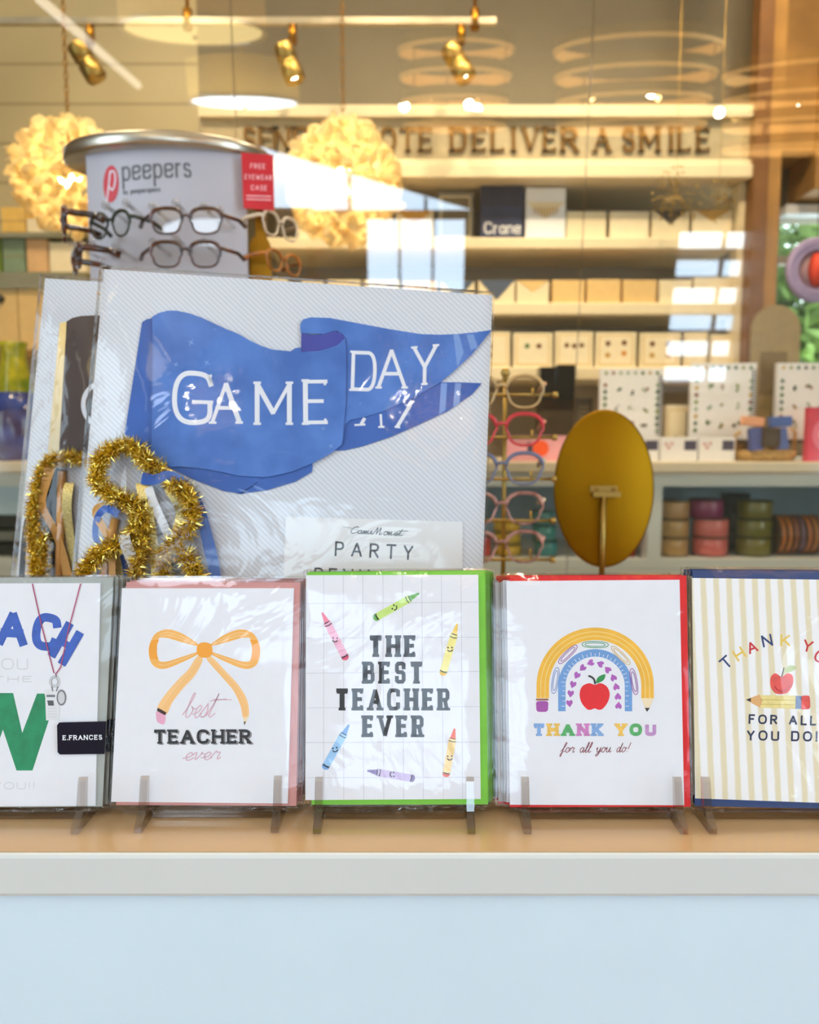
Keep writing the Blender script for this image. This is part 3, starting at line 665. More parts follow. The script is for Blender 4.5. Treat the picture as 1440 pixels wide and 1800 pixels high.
tiers(1420, 215, -1.2, 150, 'added copy of the tiered ring chandelier for its second reflection at the right edge', ((1265, 198), (1385, 199), (1402, 194)))  # extra copies stand in for one fixture's reflections in neighbouring panes
tiers(800, 175, -2.1, 100, 'smaller added copy of the ring chandelier for its reflection between the track heads', ((711, 187), (825, 184), (839, 192)))
# bare white beam lamp mirrored as the slanting streak
a, k1 = refl(68, -4, -1.0); b, _ = refl(243, 150, -2.6)
t = empty('tube_lamp', (a + b) / 2, 'slim white tube lamp mirrored as the slanting streak at the top left', 'lamp')
mb = MB(glow('tube_glow', (255, 246, 226), 3)); mb.tube([a - (a + b) / 2, b - (a + b) / 2], .022, 10); mb.build('tube', t)
# ------------------------------------------------------------------ left side shelves and goods
LY = 2.3
lz = [at(40, p, LY).z for p in (408, 478, 606)]
lx0, lx1 = X0 + .01, at(150, 420, LY).x
mg = mat('smoked_glass_shelf', (120, 112, 76), .25, vary=.05)
for i, z in enumerate(lz):
    mb = MB(mg if i < 2 else M['tan']); mb.box(lx0, lx1, LY, WY - .005, z - (.014 if i != 1 else .045), z); o = mb.build('side_shelf'); recenter(o, ((lx0 + lx1) / 2, LY + .1, z - .014))
    tag(o, ('upper smoked glass side shelf at the left edge, under the yellow box', 'thick brown side shelf at the left edge, under the sage green box', 'lowest tan side shelf at the left edge, above the green vase')[i], 'shelf', 'left side shelves')
mustard, sage, peach = solid((226, 186, 96)), solid((128, 152, 128)), solid((222, 180, 132))
def lidline(mb, a, b, y, z, h): panel(y, mb, a, b, z + h * .47, z + h * .5, solid((150, 130, 90)))
LG = 'gift boxes on the left side shelves'
goods('gift_box', 2, 43, 364, lz[0], LY + .02, .08, mustard, 'mustard yellow gift box on the upper left side shelf', 'box', LG, lidline)
goods('gift_box', 47, 78, 384, lz[0], LY + .02, .08, M['offwhite'], 'small cream gift box right of the mustard box', 'box', LG)
goods('gift_box', 4, 42, 418, lz[1], LY + .02, .08, sage, 'sage green gift box on the left side shelf', 'box', LG, lidline)
goods('gift_box', 46, 82, 419, lz[1], LY + .02, .08, peach, 'peach gift box beside the sage green box', 'box', LG)
goods('gift_box', 86, 150, 426, lz[1], LY + .02, .08, M['offwhite'], 'cream gift box behind the sideways tortoise glasses', 'box', LG)
goods('gift_box', -30, 0, 414, lz[1], LY + .02, .08, solid((110, 140, 30)), 'lime green gift box cut by the left edge of the picture', 'box', LG)
goods('keepsake_box', -40, 29, 505, lz[2], LY + .01, .1, M['tan'], 'pale wooden keepsake box with a dark round knob at the left edge', 'box', 'keepsake boxes',
      lambda mb, a, b, y, z, h: mb.lathe([(.001, -.012), (.012, -.008), (.012, 0)], (a + (b - a) * .58, y, z + h * .8), 14, M['dark'], 'Y'))
goods('keepsake_box', 31, 92, 504, lz[2], LY + .01, .1, M['tan'], 'pale wooden keepsake box beside the pennant boards, no knob showing', 'box', 'keepsake boxes')
# art glass vase on the back counter
vc = at(32, 800, 2.12); vz = btz
t = empty('art_glass_vase', (vc.x, 2.12, vz), 'blown glass vase, lime green above and cobalt blue below, on the back counter', 'vase')
def gl(n, c, c2):
    m = mat(n, c, .12, vary=.3, scale=22, coat=.2, c2=c2); return m
k = (Vector((0, 2.12, 0)) - Vector((0, 0, 0))).length / F
hz_ = lambda p: at(32, p, 2.12).z - vz
mb = MB(gl('cobalt_glass', (14, 22, 120), (60, 90, 190))); mb.lathe([(.001, 0), (44 * k, 0), (52 * k, hz_(780)), (54 * k, hz_(740)), (44 * k, hz_(706)), (30 * k, hz_(690))], n=28); mb.build('body', t)
mb = MB(gl('lime_glass', (120, 160, 10), (210, 200, 40))); mb.lathe([(30 * k, hz_(690)), (26 * k, hz_(660)), (20 * k, hz_(630)), (21 * k, hz_(612)), (24 * k, hz_(602)), (20 * k, hz_(602)), (17 * k, hz_(630)), (.001, hz_(640))], n=28); mb.build('neck', t)
mb = MB(gl('milk_glass', (200, 190, 185), (236, 226, 216))); mb.lathe([(.001, .0), (20 * k, .012), (26 * k, .04), (20 * k, .075), (.001, .085)], (-42 * k, -.05, hz_(760)), n=16); mb.build('swirl', t)
# dark trays in the left cubby
for i, (p, q) in enumerate(((905, 925), (932, 950), (956, 972))):
    z0, z1 = at(20, q, BY + .05).z, at(20, p, BY + .05).z
    mb = MB(M['dark'] if i != 1 else M['grey']); a, b = at(-90, 920, BY + .05).x, cx[1] - .004
    mb.box(a, b, BY + .05, BY + .3, z0, z1 - .004); o = mb.build('paper_tray'); recenter(o, ((a + b) / 2, BY + .17, z0))
    tag(o, ('topmost dark paper tray in the left cubby of the back counter', 'grey paper tray between two dark ones in the left cubby', 'lowest dark paper tray in the left cubby of the back counter')[i], 'tray', 'trays in the left cubby')
# ------------------------------------------------------------------ things on the back counter, right
def spiral_book(x0, x1, ytop, label, kind, seed):
    y = 2.16; a, b = at(x0, ytop, y).x, at(x1, ytop, y).x; h = at(x0, ytop, y).z - btz; w_ = b - a; rnd = random.Random(seed)
    t = empty('spiral_bound_book', ((a + b) / 2, y, btz), label, 'book', 'spiral bound illustrated books')
    mb = MB(M['white']); mb.box(-w_ / 2, w_ / 2, 0, .018, .055, h)
    cols = [solid(c) for c in ((80, 120, 66), (140, 156, 84), (206, 170, 90), (64, 104, 90), (150, 96, 76), (70, 74, 80), (160, 180, 160))]
    def sp(u, v, m, s=.05):
        mb.lathe([(0, 0), (s * w_, 0)], ((u - .5) * w_, -.0012, .055 + v * (h - .055)), 6, m, 'Y')
    for i in range(8): sp(.09 + .82 * i / 7, .94, cols[rnd.randrange(7)], .03)
    for i in range(8): sp(.08, .12 + .74 * i / 8, cols[rnd.randrange(7)], .035); sp(.92, .12 + .74 * i / 8, cols[rnd.randrange(7)], .035)
    for i in range(3):
        for j in range(3):
            u, v = .28 + .22 * i, .2 + .24 * j; c = cols[rnd.randrange(7)]
            for q in range(3): sp(u + rnd.uniform(-.04, .04), v + rnd.uniform(-.04, .04), c if q else cols[rnd.randrange(7)], rnd.uniform(.014, .032))
    mb.build('cover', t)
    mb = MB(M['dark'])
    for i in range(22):
        z = .07 + (h - .09) * i / 21; mb.tube([(w_ / 2 - .006 + .008 * math.cos(q), .009 + .014 * math.sin(q), z) for q in [2 * math.pi * j / 10 for j in range(10)]], .0012, 5, closed=True)
    mb.build('wire_binding', t)
    mb = MB(M['dark']); mb.box(-w_ / 2 - .004, w_ / 2 + .004, -.012, .04, .045, .055); mb.box(-w_ / 2, w_ / 2, .02, .03, .055, h * .5); mb.box(-w_ / 2, -w_ / 2 + .01, 0, .04, 0, .045); mb.box(w_ / 2 - .01, w_ / 2, 0, .04, 0, .045); mb.build('stand', t)
spiral_book(1056, 1166, 648, 'white spiral bound book with small plant drawings, half hidden by the oval brass mirror', 0, 1)
spiral_book(1217, 1331, 638, 'white spiral bound book with rows of small bird drawings, behind the soap basket', 1, 4)
spiral_book(1368, 1480, 638, 'white spiral bound book cut by the right edge of the picture', 2, 7)
def dlabel(mb, a, b, y, z, h):
    w_ = b - a; panel(y, mb, a + w_ * .64, b - w_ * .03, z + h * .45, z + h * .85, M['navy'])
    for u, v in ((.15, .7), (.22, .55), (.3, .72)): mb.lathe([(0, 0), (.05 * w_, 0)], (a + u * w_, y - .001, z + v * h), 8, solid((214, 160, 170)), 'Y')
NG = 'white note packs along the counter front'
for a, b, lb in ((1092, 1159, 'white note card pack with a navy label right behind the oval brass mirror'), (1162, 1227, 'white note card pack with a navy label midway between the mirror and the soap basket'),
                 (1230, 1293, 'white note card pack with a navy label touching the soap basket')):
    goods('note_pack', a, b, 768, btz, 2.06, .05, M['white'], lb, 'box', NG, dlabel)
pk = solid((240, 170, 190)); nr = solid((255, 84, 20))
def pinkd(mb, a, b, y, z, h):
    w_ = b - a; panel(y, mb, a + w_ * .3, a + w_ * .42, z + h * .3, z + h * .72, M['navy']); mb.lathe([(0, 0), (.27 * h * 1.2, 0)], (a + .5 * w_, y - .0015, z + .5 * h), 24, nr, 'Y')
goods('pink_gift_set', 892, 1010, 766, btz, 2.06, .06, pk, 'pink boxed set with an orange dot, behind the wire eyewear rack', 'box', None, pinkd)
t_ = goods('black_pouch_box', 950, 978, 645, btz, 2.2, .06, solid((18, 20, 24), .12), 'glossy black packet, left one of the pair behind the eyewear rack', 'box', 'glossy black packets')
t_ = goods('black_pouch_box', 979, 1012, 641, btz, 2.19, .06, solid((18, 22, 26), .1), 'glossy black packet, right one of the pair behind the eyewear rack', 'box', 'glossy black packets')
def lines(mb, a, b, y, z, h):
    for i in range(6): panel(y, mb, a + .006, b - .01, z + h * (.45 + .08 * i), z + h * (.47 + .08 * i), M['taupe'])
goods('black_text_card', 1013, 1042, 700, btz, 2.22, .02, solid((30, 30, 30)), 'small black card with pale lines of text beside the black packets', 'card', None, lines)
goods('cream_card_pack', 1172, 1216, 712, btz, 2.2, .03, M['cream'], 'small cream card pack between the two spiral bound books', 'card pack', None, framed(M['tan'], M['cream'], ((.4, .4, br),)))
# soap basket
bx, by_ = at(1347, 800, 2.08), 2.08
t = empty('wicker_basket', (bx.x, 2.09, btz), 'small woven basket of wrapped bars on the back counter at the right', 'basket')
k = 2.09 / F; wk = mat('wicker', (196, 160, 104), .7, vary=.3, scale=160, bump=.6)
mb = MB(wk); mb.lathe([(.001, 0), (48 * k, 0), (53 * k, 8 * k), (55 * k, 17 * k), (52 * k, 17 * k), (49 * k, 9 * k), (.001, 4 * k)], n=32); mb.v = [(x, y * .7, z) for x, y, z in mb.v]; mb.build('basket_body', t)
mb = MB(wk); mb.tube([(-52 * k, 0, 14 * k), (-52 * k, 0, 44 * k), (-44 * k, 0, 50 * k)], 3 * k, 8); mb.tube([(52 * k, 0, 14 * k), (52 * k, 0, 50 * k), (44 * k, 0, 56 * k)], 3 * k, 8); mb.build('handle', t)
def bar(px0, px1, py0, py1, y, c, rot, label):
    a, b = at(px0, py1, y), at(px1, py0, y); w_, h = b.x - a.x, b.z - a.z; mb = MB(solid(c)); mb.box(-w_ / 2, w_ / 2, -.012, .012, 0, h)
    if label.startswith('black'): panel(-.012, mb, -w_ * .35, w_ * .35, h * .3, h * .7, M['charcoal'])
    o = mb.build('wrapped_bar', bevel=.003); o.location = ((a.x + b.x) / 2, y, a.z); o.rotation_euler = (0, R(rot), 0)
    tag(o, label, 'soap bar', 'wrapped bars in the basket')
zq = 2.06
bar(1318, 1342, 752, 792, zq - .02, (46, 84, 170), -6, 'blue wrapped bar standing at the left of the basket')
bar(1366, 1386, 752, 790, zq - .02, (60, 104, 190), -8, 'blue wrapped bar standing at the right of the basket')
bar(1338, 1370, 752, 786, zq - .03, (30, 28, 30), 0, 'black wrapped bar in the middle of the basket')
bar(1303, 1341, 733, 749, zq - .02, (240, 172, 140), 6, 'peach wrapped bar lying on top at the left of the basket')
bar(1352, 1391, 732, 751, zq - .02, (30, 96, 186), -3, 'bright blue wrapped bar lying on top at the right of the basket')
def mag(mb, a, b, y, z, h):
    w_ = b - a; mb.lathe([(0, 0), (.4 * w_, 0)], (a + .5 * w_, y - .001, z + .5 * h), 20, solid((240, 110, 150)), 'Y'); mb.lathe([(0, 0), (.24 * w_, 0)], (a + .5 * w_, y - .002, z + .5 * h), 20, solid((250, 220, 200)), 'Y')
goods('pink_magnet_card', 1422, 1500, 716, btz, 2.02, .02, solid((220, 40, 90)), 'bright pink card with pale rings at the right edge of the back counter', 'card', None, mag)
# arched board
y = 2.12; a, b = at(1344, 640, y).x, at(1434, 640, y).x; zt = at(1390, 526, y).z; h = zt - btz; r = (b - a) / 2
mb = MB(solid((150, 128, 84), .35)); pts = [(-r, 0), (r, 0)] + [(r * math.cos(q), h - r + r * math.sin(q)) for q in [math.pi * i / 20 for i in range(21)]]
mb.prism(pts, 0, .012); panel(0, mb, -r * .6, r * .5, h * .42, h * .7, solid((120, 100, 62))); o = mb.build('arched_board'); o.location = ((a + b) / 2, y + .09, btz)
tag(o, 'tan arched board standing behind the spiral books below the window', 'board')
# paper medallion
c = at(1436, 474, 2.2); t = empty('paper_medallion', c, 'hanging lavender and orange paper medallion before the window at the right edge', 'ornament')
k = 2.2 / F
mb = MB(solid((164, 148, 196), .6)); mb.lathe([(52 * k, 0), (48 * k, -.01), (40 * k, .006), (34 * k, -.008), (30 * k, .004), (30 * k, .012), (52 * k, .01), (52 * k, 0)], n=40, ax='Y'); mb.v = [(x, y_, z * 1.05) for x, y_, z in mb.v]; mb.build('outer_ring', t)
mb = MB(solid((170, 130, 140))); mb.lathe([(.001, .002), (31 * k, .004), (31 * k, .008), (.001, .008)], n=32, ax='Y'); mb.v = [(x, y_, z * 1.05) for x, y_, z in mb.v]; mb.build('inner_ring', t)
mb = MB(solid((226, 60, 8))); mb.lathe([(.001, -.02), (9 * k, -.014), (15 * k, .0), (.001, .001)], n=24, ax='Y'); mb.v = [(x, y_, z * 2.0) for x, y_, z in mb.v]; mb.build('center_bead', t)
mb = MB(M['dark']); mb.tube([(0, .004, 52 * k * 1.05), (0, .004, ZC - c.z)], .0015, 6); mb.build('cord', t)
# gold wire sprays in front of the shelves
def spray(px, py, y, label, seed, n=70, rx=44, ry=50):
    rnd = random.Random(seed); c = at(px, py, y); t = empty('gold_wire_spray', c, label, 'ornament', 'gold wire sprays'); k = y / F
    mb = MB(M['brass'])
    for i in range(n):
        a = rnd.uniform(0, 6.28); q = math.sqrt(rnd.random()); x, z = rx * q * math.cos(a) * k, ry * q * math.sin(a) * k; yy = rnd.uniform(-.02, .02)
        mb.lathe([(.001, -.003), (.0034, 0), (.001, .003)], (x, yy, z), 8)
        if i % 2 == 0: mb.tube([(x, yy, z), (x * .4, 0, z * .3 + .005), (0, 0, 0)], .0005, 4)
    mb.build('beaded_sprig', t, kind='stuff'); mb = MB(M['brass']); mb.tube([(0, 0, 0), (0, .0, .02), (0, 0, ZC - c.z)], .0008, 5); mb.build('thread', t)
spray(1188, 345, 2.2, 'cluster of tiny gold beads on wires hanging before the top shelf, left of its twin', 3)
spray(1264, 352, 2.2, 'cluster of tiny gold beads on wires hanging before the top shelf, nearer the wood post', 5, 46, 26, 36)
# ribbon spools in the cubbies
def spool(r, h):
    t = empty('ribbon_spool', (0, 0, 0), '', 'ribbon spool', '')
    return t
def spool_at(px0, px1, y, z, hpx, c, label, group, axis='Z'):
    a, b = at(px0, 930, y).x, at(px1, 930, y).x; r = (b - a) / 2; h = hpx * y / F
    t = empty('ribbon_spool', ((a + b) / 2, y + r, z), label, 'ribbon spool', group)
    mb = MB(mat('satin_ribbon', c, .28, vary=.05, scale=300, spec=.8)); mb.lathe([(r * .3, .003), (r * .97, .003), (r, h * .1), (r, h * .9), (r * .97, h - .003), (r * .3, h - .003)], n=32); mb.build('ribbon', t)
    mb = MB(solid(tuple(int(v * .6) for v in c)))
    for q in (0, h - .002): mb.lathe([(r * .2, q), (r * 1.02, q), (r * 1.02, q + .002), (r * .2, q + .002)], n=32)
    mb.build('flange', t); return t, h
zs = zo + .001; RG = 'upright ribbon spools in the right cubby'
def stack(x0, x1, y, seq, h, names):
    z = zs
    for c, nm in zip(seq, names):
        t, hh = spool_at(x0, x1, y, z, h, c, nm, RG); z += hh + .0008
stack(1166, 1219, BY + .03, [(190, 150, 90), (196, 158, 96), (190, 150, 100)], 32.5, ['tan gold ribbon spool, lowest of its stack of three at the left of the cubby', 'tan gold ribbon spool, middle of its stack of three at the left', 'tan gold ribbon spool, topmost of its stack at the left of the cubby'])
stack(1230, 1291, BY + .03, [(226, 110, 108), (232, 120, 116)], 33, ['coral pink ribbon spool, lowest of the coral pair', 'coral pink ribbon spool under the magenta one'])
spool_at(1222, 1280, BY + .035, zs + 67.5 * 2.0 / F, 33, (140, 30, 96), 'magenta ribbon spool on top of the coral pair', RG)
stack(1309, 1368, BY + .03, [(120, 114, 30), (116, 112, 28), (110, 106, 30)], 32.5, ['olive green ribbon spool, lowest of its stack of three', 'olive green ribbon spool, middle of its stack of three', 'olive green ribbon spool, topmost of its stack of three'])
for i in range(3): spool_at(1276, 1326, BY + .16, zs + i * 33 * 2.14 / F, 32, (24, 30, 54), ('dark navy ribbon spool, lowest of the stack at the back of the right cubby', 'dark navy ribbon spool, middle of the back stack', 'dark navy ribbon spool, topmost of the back stack')[i], RG)
for i in range(7):
    px = 1380 + i * 11.5; y = BY + .03; r = 36 * y / F; x = at(px, 950, y).x; c = [(196, 110, 34), (200, 116, 40), (150, 84, 60), (120, 84, 110), (196, 110, 50), (190, 120, 60), (150, 96, 70)][i]
    t = empty('ribbon_roll', (x, y + r, zs), ['amber ribbon roll on edge, first in the row right of the olive stack', 'amber ribbon roll on edge, second in the row', 'brown ribbon roll on edge, third in the row', 'mauve brown ribbon roll on edge, fourth in the row', 'orange ribbon roll on edge, fifth in the row', 'orange ribbon roll on edge, sixth in the row, at the picture edge', 'brown ribbon roll on edge, last of the row, beyond the picture edge'][i], 'ribbon roll', 'ribbon rolls standing on edge')
    w_ = 9.5 * y / F
    mb = MB(mat('satin_ribbon', c, .25, vary=.06, scale=300, spec=.8)); mb.lathe([(r * .25, -w_ / 2), (r * .9, -w_ / 2), (r * .98, -w_ / 4), (r * .98, w_ / 4), (r * .9, w_ / 2), (r * .25, w_ / 2), (r * .25, -w_ / 2)], (0, 0, r), n=32, ax='X'); mb.build('ribbon', t)
    mb = MB(solid((90, 60, 36))); mb.lathe([(r * .1, -w_ / 2 - .001), (r, -w_ / 2 - .001), (r, -w_ / 2), (r * .1, -w_ / 2)], (0, 0, r), n=32, ax='X'); mb.build('flange', t)
LGp = 'ribbon spools in the middle cubby'
z = zs
def sp2(x0, x1, ytop, ybot, c, lb, y=BY + .04):
    z = at(x0, ybot, y).z; spool_at(x0, x1, y, max(zs, z), ybot - ytop, c, lb, LGp)
h3 = 26
for i, (c, lb) in enumerate((((40, 140, 146), 'teal ribbon spool, lowest of the teal stack left of the brass mirror'), ((46, 150, 152), 'teal ribbon spool, middle of the teal stack left of the brass mirror'), ((36, 132, 138), 'teal ribbon spool, topmost of the teal stack left of the brass mirror'))):
    spool_at(943 - 3 * i, 984 - 3 * i, BY + .04, zs + i * (h3 + .8) * 2.05 / F, h3, c, lb, LGp)
for i, (c, lb) in enumerate((((236, 190, 20), 'yellow ribbon spool, lowest of the yellow stack behind the wire rack'), ((240, 196, 30), 'yellow ribbon spool, middle of the yellow stack behind the wire rack'), ((232, 184, 16), 'yellow ribbon spool, topmost of the yellow stack behind the wire rack'))):
    spool_at(872 - i, 920 - i, BY + .04, zs + i * 21 * 2.05 / F, 20, c, lb, LGp)
spool_at(840, 864, BY + .03, zs, 36, (214, 40, 34), 'red ribbon spool seen between the pennant boards and the wire rack', LGp)
spool_at(1082, 1124, BY + .03, zs, 52, (196, 14, 22), 'tall red ribbon spool peeking out right of the oval brass mirror', LGp)
# tree outside the back window
tr_ = empty('leafy_tree', (2.4, 5.2, 0), 'leafy green tree seen through the window at the right edge', 'tree')
rnd = random.Random(9); mb = MB(M['leaf'])
for i in range(15000):
    a, b, q = rnd.uniform(0, 6.28), rnd.uniform(-1, 1), rnd.random() ** .4
    p = Vector((math.cos(a) * math.sqrt(1 - b * b) * 2.0, math.sin(a) * math.sqrt(1 - b * b) * 1.0, b * 1.5)) * q + Vector((0, 0, 1.6)); s = rnd.uniform(.04, .09)
    u = Vector((rnd.uniform(-1, 1), rnd.uniform(-1, 1), rnd.uniform(-1, 1))).normalized(); v = u.orthogonal().normalized()
    mb.add([p - u * s, p + v * s * .5, p + u * s, p - v * s * .5], [(0, 1, 2, 3)])
mb.build('foliage', tr_, kind='stuff'); mb = MB(M['dwood']); mb.tube([(0, 0, 0), (.03, 0, .9), (0, .05, 2.2)], [.09, .07, .03], 10); mb.build('trunk', tr_)
# ------------------------------------------------------------------ display counter in front
TZ = at(720, 1500, .42).z; FY = .42; CB = .755
ct = empty('display_counter', (0, FY, 0), 'white shop counter with a thick front edge and pale blue front, holding the cards', 'counter')
M['cedge'] = mat('white_counter_edge', (208, 212, 212), .4, vary=.01, scale=10)
M['ctan'] = mat('tan_gloss_worktop', (192, 158, 116), .16, vary=.03, scale=5, spec=.6)
M['pblue'] = mat('pale_blue_panel', (206, 226, 240), .5, vary=.015, scale=9)
ez = at(720, 1578, FY).z
mb = MB(M['cedge']); mb.box(-1.9, 1.9, 0, CB, ez - 0, TZ - .0006); mb.build('worktop', ct, bevel=.0025)
mb = MB(M['ctan']); mb.box(-1.9, 1.9,   .0022, CB, TZ - .0006, TZ); mb.build('tan_top', ct, label='tan glossy top surface')  # thin top sheet coloured tan, unlike the white edge
mb = MB(M['pblue']); mb.box(-1.85, 1.85, .006, .02, 0, ez - .0015); mb.box(-1.85, -1.83, .02, CB - .03, 0, ez - .0015); mb.box(1.83, 1.85, .02, CB - .03, 0, ez - .0015); mb.box(-1.83, 1.83, CB - .05, CB - .03, 0, ez - .0015); mb.build('front_panel', ct)
# ------------------------------------------------------------------ eyeglasses
def glasses(c, wd, hh, m, yaw, label, group, temple=.07, shape=.35, splay=12, pitch=0, rim=.0018, lens=None, tm=None):
    t = empty('eyeglasses', c, label, 'eyeglasses', group); t.rotation_euler = (R(pitch), 0, R(yaw))
    lw = wd * .40; gap = wd * .10
    def outline(cx, s):
        pts = []
        for i in range(44):
            a = 2 * math.pi * i / 44; ca, sa = math.cos(a), math.sin(a); e = 1 - shape * .6
            x = math.copysign(abs(ca) ** e, ca) * lw / 2; z = math.copysign(abs(sa) ** e, sa) * hh / 2
            if sa < 0: x *= .88
            pts.append((cx + x * 1.0, abs(cx) ** 2 * .9 * 2, z))
        return pts
    fr = MB(m)
    for s in (-1, 1):
        o = outline(s * (gap / 2 + lw / 2), s); fr.tube(o, [rim * (1.5 if p[2] > hh * .12 else .9) for p in o], 6, closed=True)
    fr.tube([(-gap * .62, .002, hh * .12), (-gap * .2, -.002, hh * .2), (gap * .2, -.002, hh * .2), (gap * .62, .002, hh * .12)], rim * 1.2, 6)
    ex = gap / 2 + lw
    fo = fr.build('frame', t)
    for s in (-1, 1):
        le = MB(lens or M['lens']); o = outline(s * (gap / 2 + lw / 2), s); le.add(o, [tuple(range(len(o)))]); le.build('lens', fo)
        te = MB(tm or m); x0 = s * (ex - .001); y0 = ex ** 2 * .5
        te.tube([(x0, y0, hh * .24), (x0 + s * .004, y0 + .006, hh * .26), (x0 + s * (.004 + temple * math.sin(R(splay)) * .7), y0 + temple * .7, hh * .2), (x0 + s * (.004 + temple * math.sin(R(splay))), y0 + temple, hh * .02)], [rim * 1.5, rim * 1.7, rim * 1.6, rim * 1.9], 6)
        te.build('temple', t)
    return t
tort = mat('tortoiseshell', (20, 12, 9), .15, vary=.3, scale=55, c2=(92, 42, 16), coat=.6)
olive = mat('dark_olive_frame', (44, 50, 36), .2, vary=.2, scale=40)
# ------------------------------------------------------------------ eyewear spinner stand
PY = 1.33; pc = at(312, 250, PY); pr = 166 * PY / F; pz0 = at(312, 250, PY - pr).z
SZ = .002
es = empty('eyewear_stand', (pc.x, PY, SZ), 'tall eyewear stand with a steel cap and grey header panel behind the counter', 'display stand')
def L3(p): return (p[0] - pc.x, p[1] - PY, p[2] - SZ)
mb = MB(M['steel']); zz = pz0 - SZ; mb.lathe([(.001, zz), (pr * .97, zz), (pr, zz + .003), (pr, zz + .017), (pr * .98, zz + .02), (.001, zz + .02)], n=64); mb.v = [(x, y * .66 - .05, z) for x, y, z in mb.v]; mb.build('cap', es)
# curved header panel
pm = mat('silver_header', (188, 186, 196), .42, vary=.02, scale=8); chord0, chord1 = at(152, 400, 1.215).x - pc.x, at(432, 400, 1.215).x - pc.x
def py_(x): m_ = (chord0 + chord1) / 2; hw = (chord1 - chord0) / 2; return -.135 + .028 * ((x - m_) / hw) ** 2
mb = MB(pm); n = 24; xs_ = [chord0 + (chord1 - chord0) * i / n for i in range(n + 1)]
mb.add([(x, py_(x), .4) for x in xs_] + [(x, py_(x), zz) for x in xs_], [(i, i + 1, n + 2 + i, n + 1 + i) for i in range(n)], None, True)
mb.add([(x, py_(x) + .008, .4) for x in xs_] + [(x, py_(x) + .008, zz) for x in xs_], [(i, i + 1, n + 2 + i, n + 1 + i) for i in range(n)], None, True)
for i in (0, n): mb.add([(xs_[i], py_(xs_[i]), .4), (xs_[i], py_(xs_[i]) + .008, .4), (xs_[i], py_(xs_[i]) + .008, zz), (xs_[i], py_(xs_[i]), zz)], [(0, 1, 2, 3)])
# printed name, following the panel's curve
pp = Plane(300, 330, PY - .135, 0)
ik = Ink(pp, 0, pm); ki = mat('grey_print', (98, 98, 104), .5); kr = mat('red_print', (206, 12, 34), .4)
ik.disc(190, 319, 15.5, kr, 1, ry=33, n=28)
ik.stroke(spline([Vector(p) for p in ((181, 352), (185, 325), (188, 300), (189, 296))], 6), 2.6, M['white'], 2)
ik.stroke(spline([Vector(p) for p in ((187, 302), (193, 296), (198, 303), (198, 318), (193, 330), (187, 324))], 6), 2.4, M['white'], 2)
ik.text('peepers', 212, 317, 336, 311, 38, 4.0, ki, 1, gap=.1)
ik.text('by peeperspecs', 214, 340, 282, 337, 9, 1.5, ki, 1, gap=.12)
q = MB(pm)
b0 = len(mb.v); off = pp.o - Vector((pc.x, PY, SZ))
for v in ik.v:
    x = v[0] + off.x; mb.v.append((x, py_(x) - .0004 + v[1], v[2] + off.z))
for f, mi, s in zip(ik.f, ik.m, ik.sm): mb.f.append([k + b0 for k in f]); mb.m.append(mb.mi(ik.mats[mi])); mb.sm.append(False)
mb.build('header_panel', es)
mb = MB(M['dark']); mb.lathe([(.001, .0), (.15, 0), (.15, .01), (.14, .018), (.03, .02)], n=48); mb.tube([(0, 0, .02), (0, 0, zz)], .02, 16); mb.build('base', es)
mb = MB(M['brass_d']); x = at(459, 400, 1.25).x - pc.x; y = -.085; mb.box(x - .008, x + .008, y, y + .01, .4, zz)
w_ = .017; zt = at(459, 416, 1.25).z - SZ
mb.prism([(x - w_, .7), (x + w_, .7)] + [(x + w_ * math.cos(a), zt - w_ * 1.4 + w_ * 1.4 * math.sin(a)) for a in [math.pi * i / 14 for i in range(15)]], y - .008, y - .002); mb.build('side_post', es)
mb = MB(M['clear'])
for px, py in ((324, 372), (324, 432), (205, 376), (150, 440), (285, 378), (372, 378), (285, 438), (372, 438), (240, 372), (180, 440), (222, 446), (398, 384)):
    p = L3(at(px, py, 1.16)); mb.tube([(p[0], p[1] - .04, p[2]), (p[0], p[1] + .05, p[2])], .003, 8)
    mb.lathe([(.001, -.003), (.006, -.002), (.006, .002), (.001, .003)], (p[0], p[1] - .04, p[2]), 12, None, 'Y')
mb.build('peg', es, kind='stuff')
# red tag on the post
tp = Plane(453, 318, 1.205, 0)
tg = Ink(tp, 0, kr); mb2 = tg; pts = tp.P([(424, 268), (480, 272), (482, 370), (428, 366)]); tg.prism(pts, 0, .002, kr)
wp = mat('pink_print', (250, 190, 196), .5)
tg.text('FREE', 440, 296, 466, 297, 9, 1.3, wp, 1, gap=.3); tg.text('EYEWEAR', 430, 315, 478, 317, 9, 1.3, wp, 1, gap=.3); tg.text('CASE', 441, 334, 469, 335, 9, 1.3, wp, 1, gap=.3)
for yy in (344, 350): tg.stroke([(433, yy), (477, yy + 1.5)], 2, wp, 1)
o = tg.build('hanging_tag'); o.location = tp.o; tag(o, 'red tag reading FREE EYEWEAR CASE on the right post of the eyewear stand', 'tag')
EG = 'eyeglasses on the grey eyewear stand'
glasses(at(327, 388, 1.112), .108, .034, tort, 0, 'dark tortoise glasses hung below the printed name, upper pair at the right of the panel', EG, .035, .5, 40)
glasses(at(326, 447, 1.112), .106, .034, tort, 0, 'dark tortoise glasses hung directly below the upper right pair', EG, .035, .5, 40)
glasses(at(193, 395, 1.13), .080, .034, olive, -24, 'dark olive round glasses hung at the left of the panel', EG, .05, .1, 10)
glasses(at(112, 396, 1.12), .085, .034, tort, -66, 'tortoise glasses turned sideways, upper pair at the left edge of the eyewear stand', EG, .05, .45, 5, rim=.0028)
glasses(at(134, 456, 1.12), .10, .030, tort, -62, 'tortoise glasses turned sideways, lower pair at the left edge of the eyewear stand', EG, .05, .45, 5, rim=.0028)
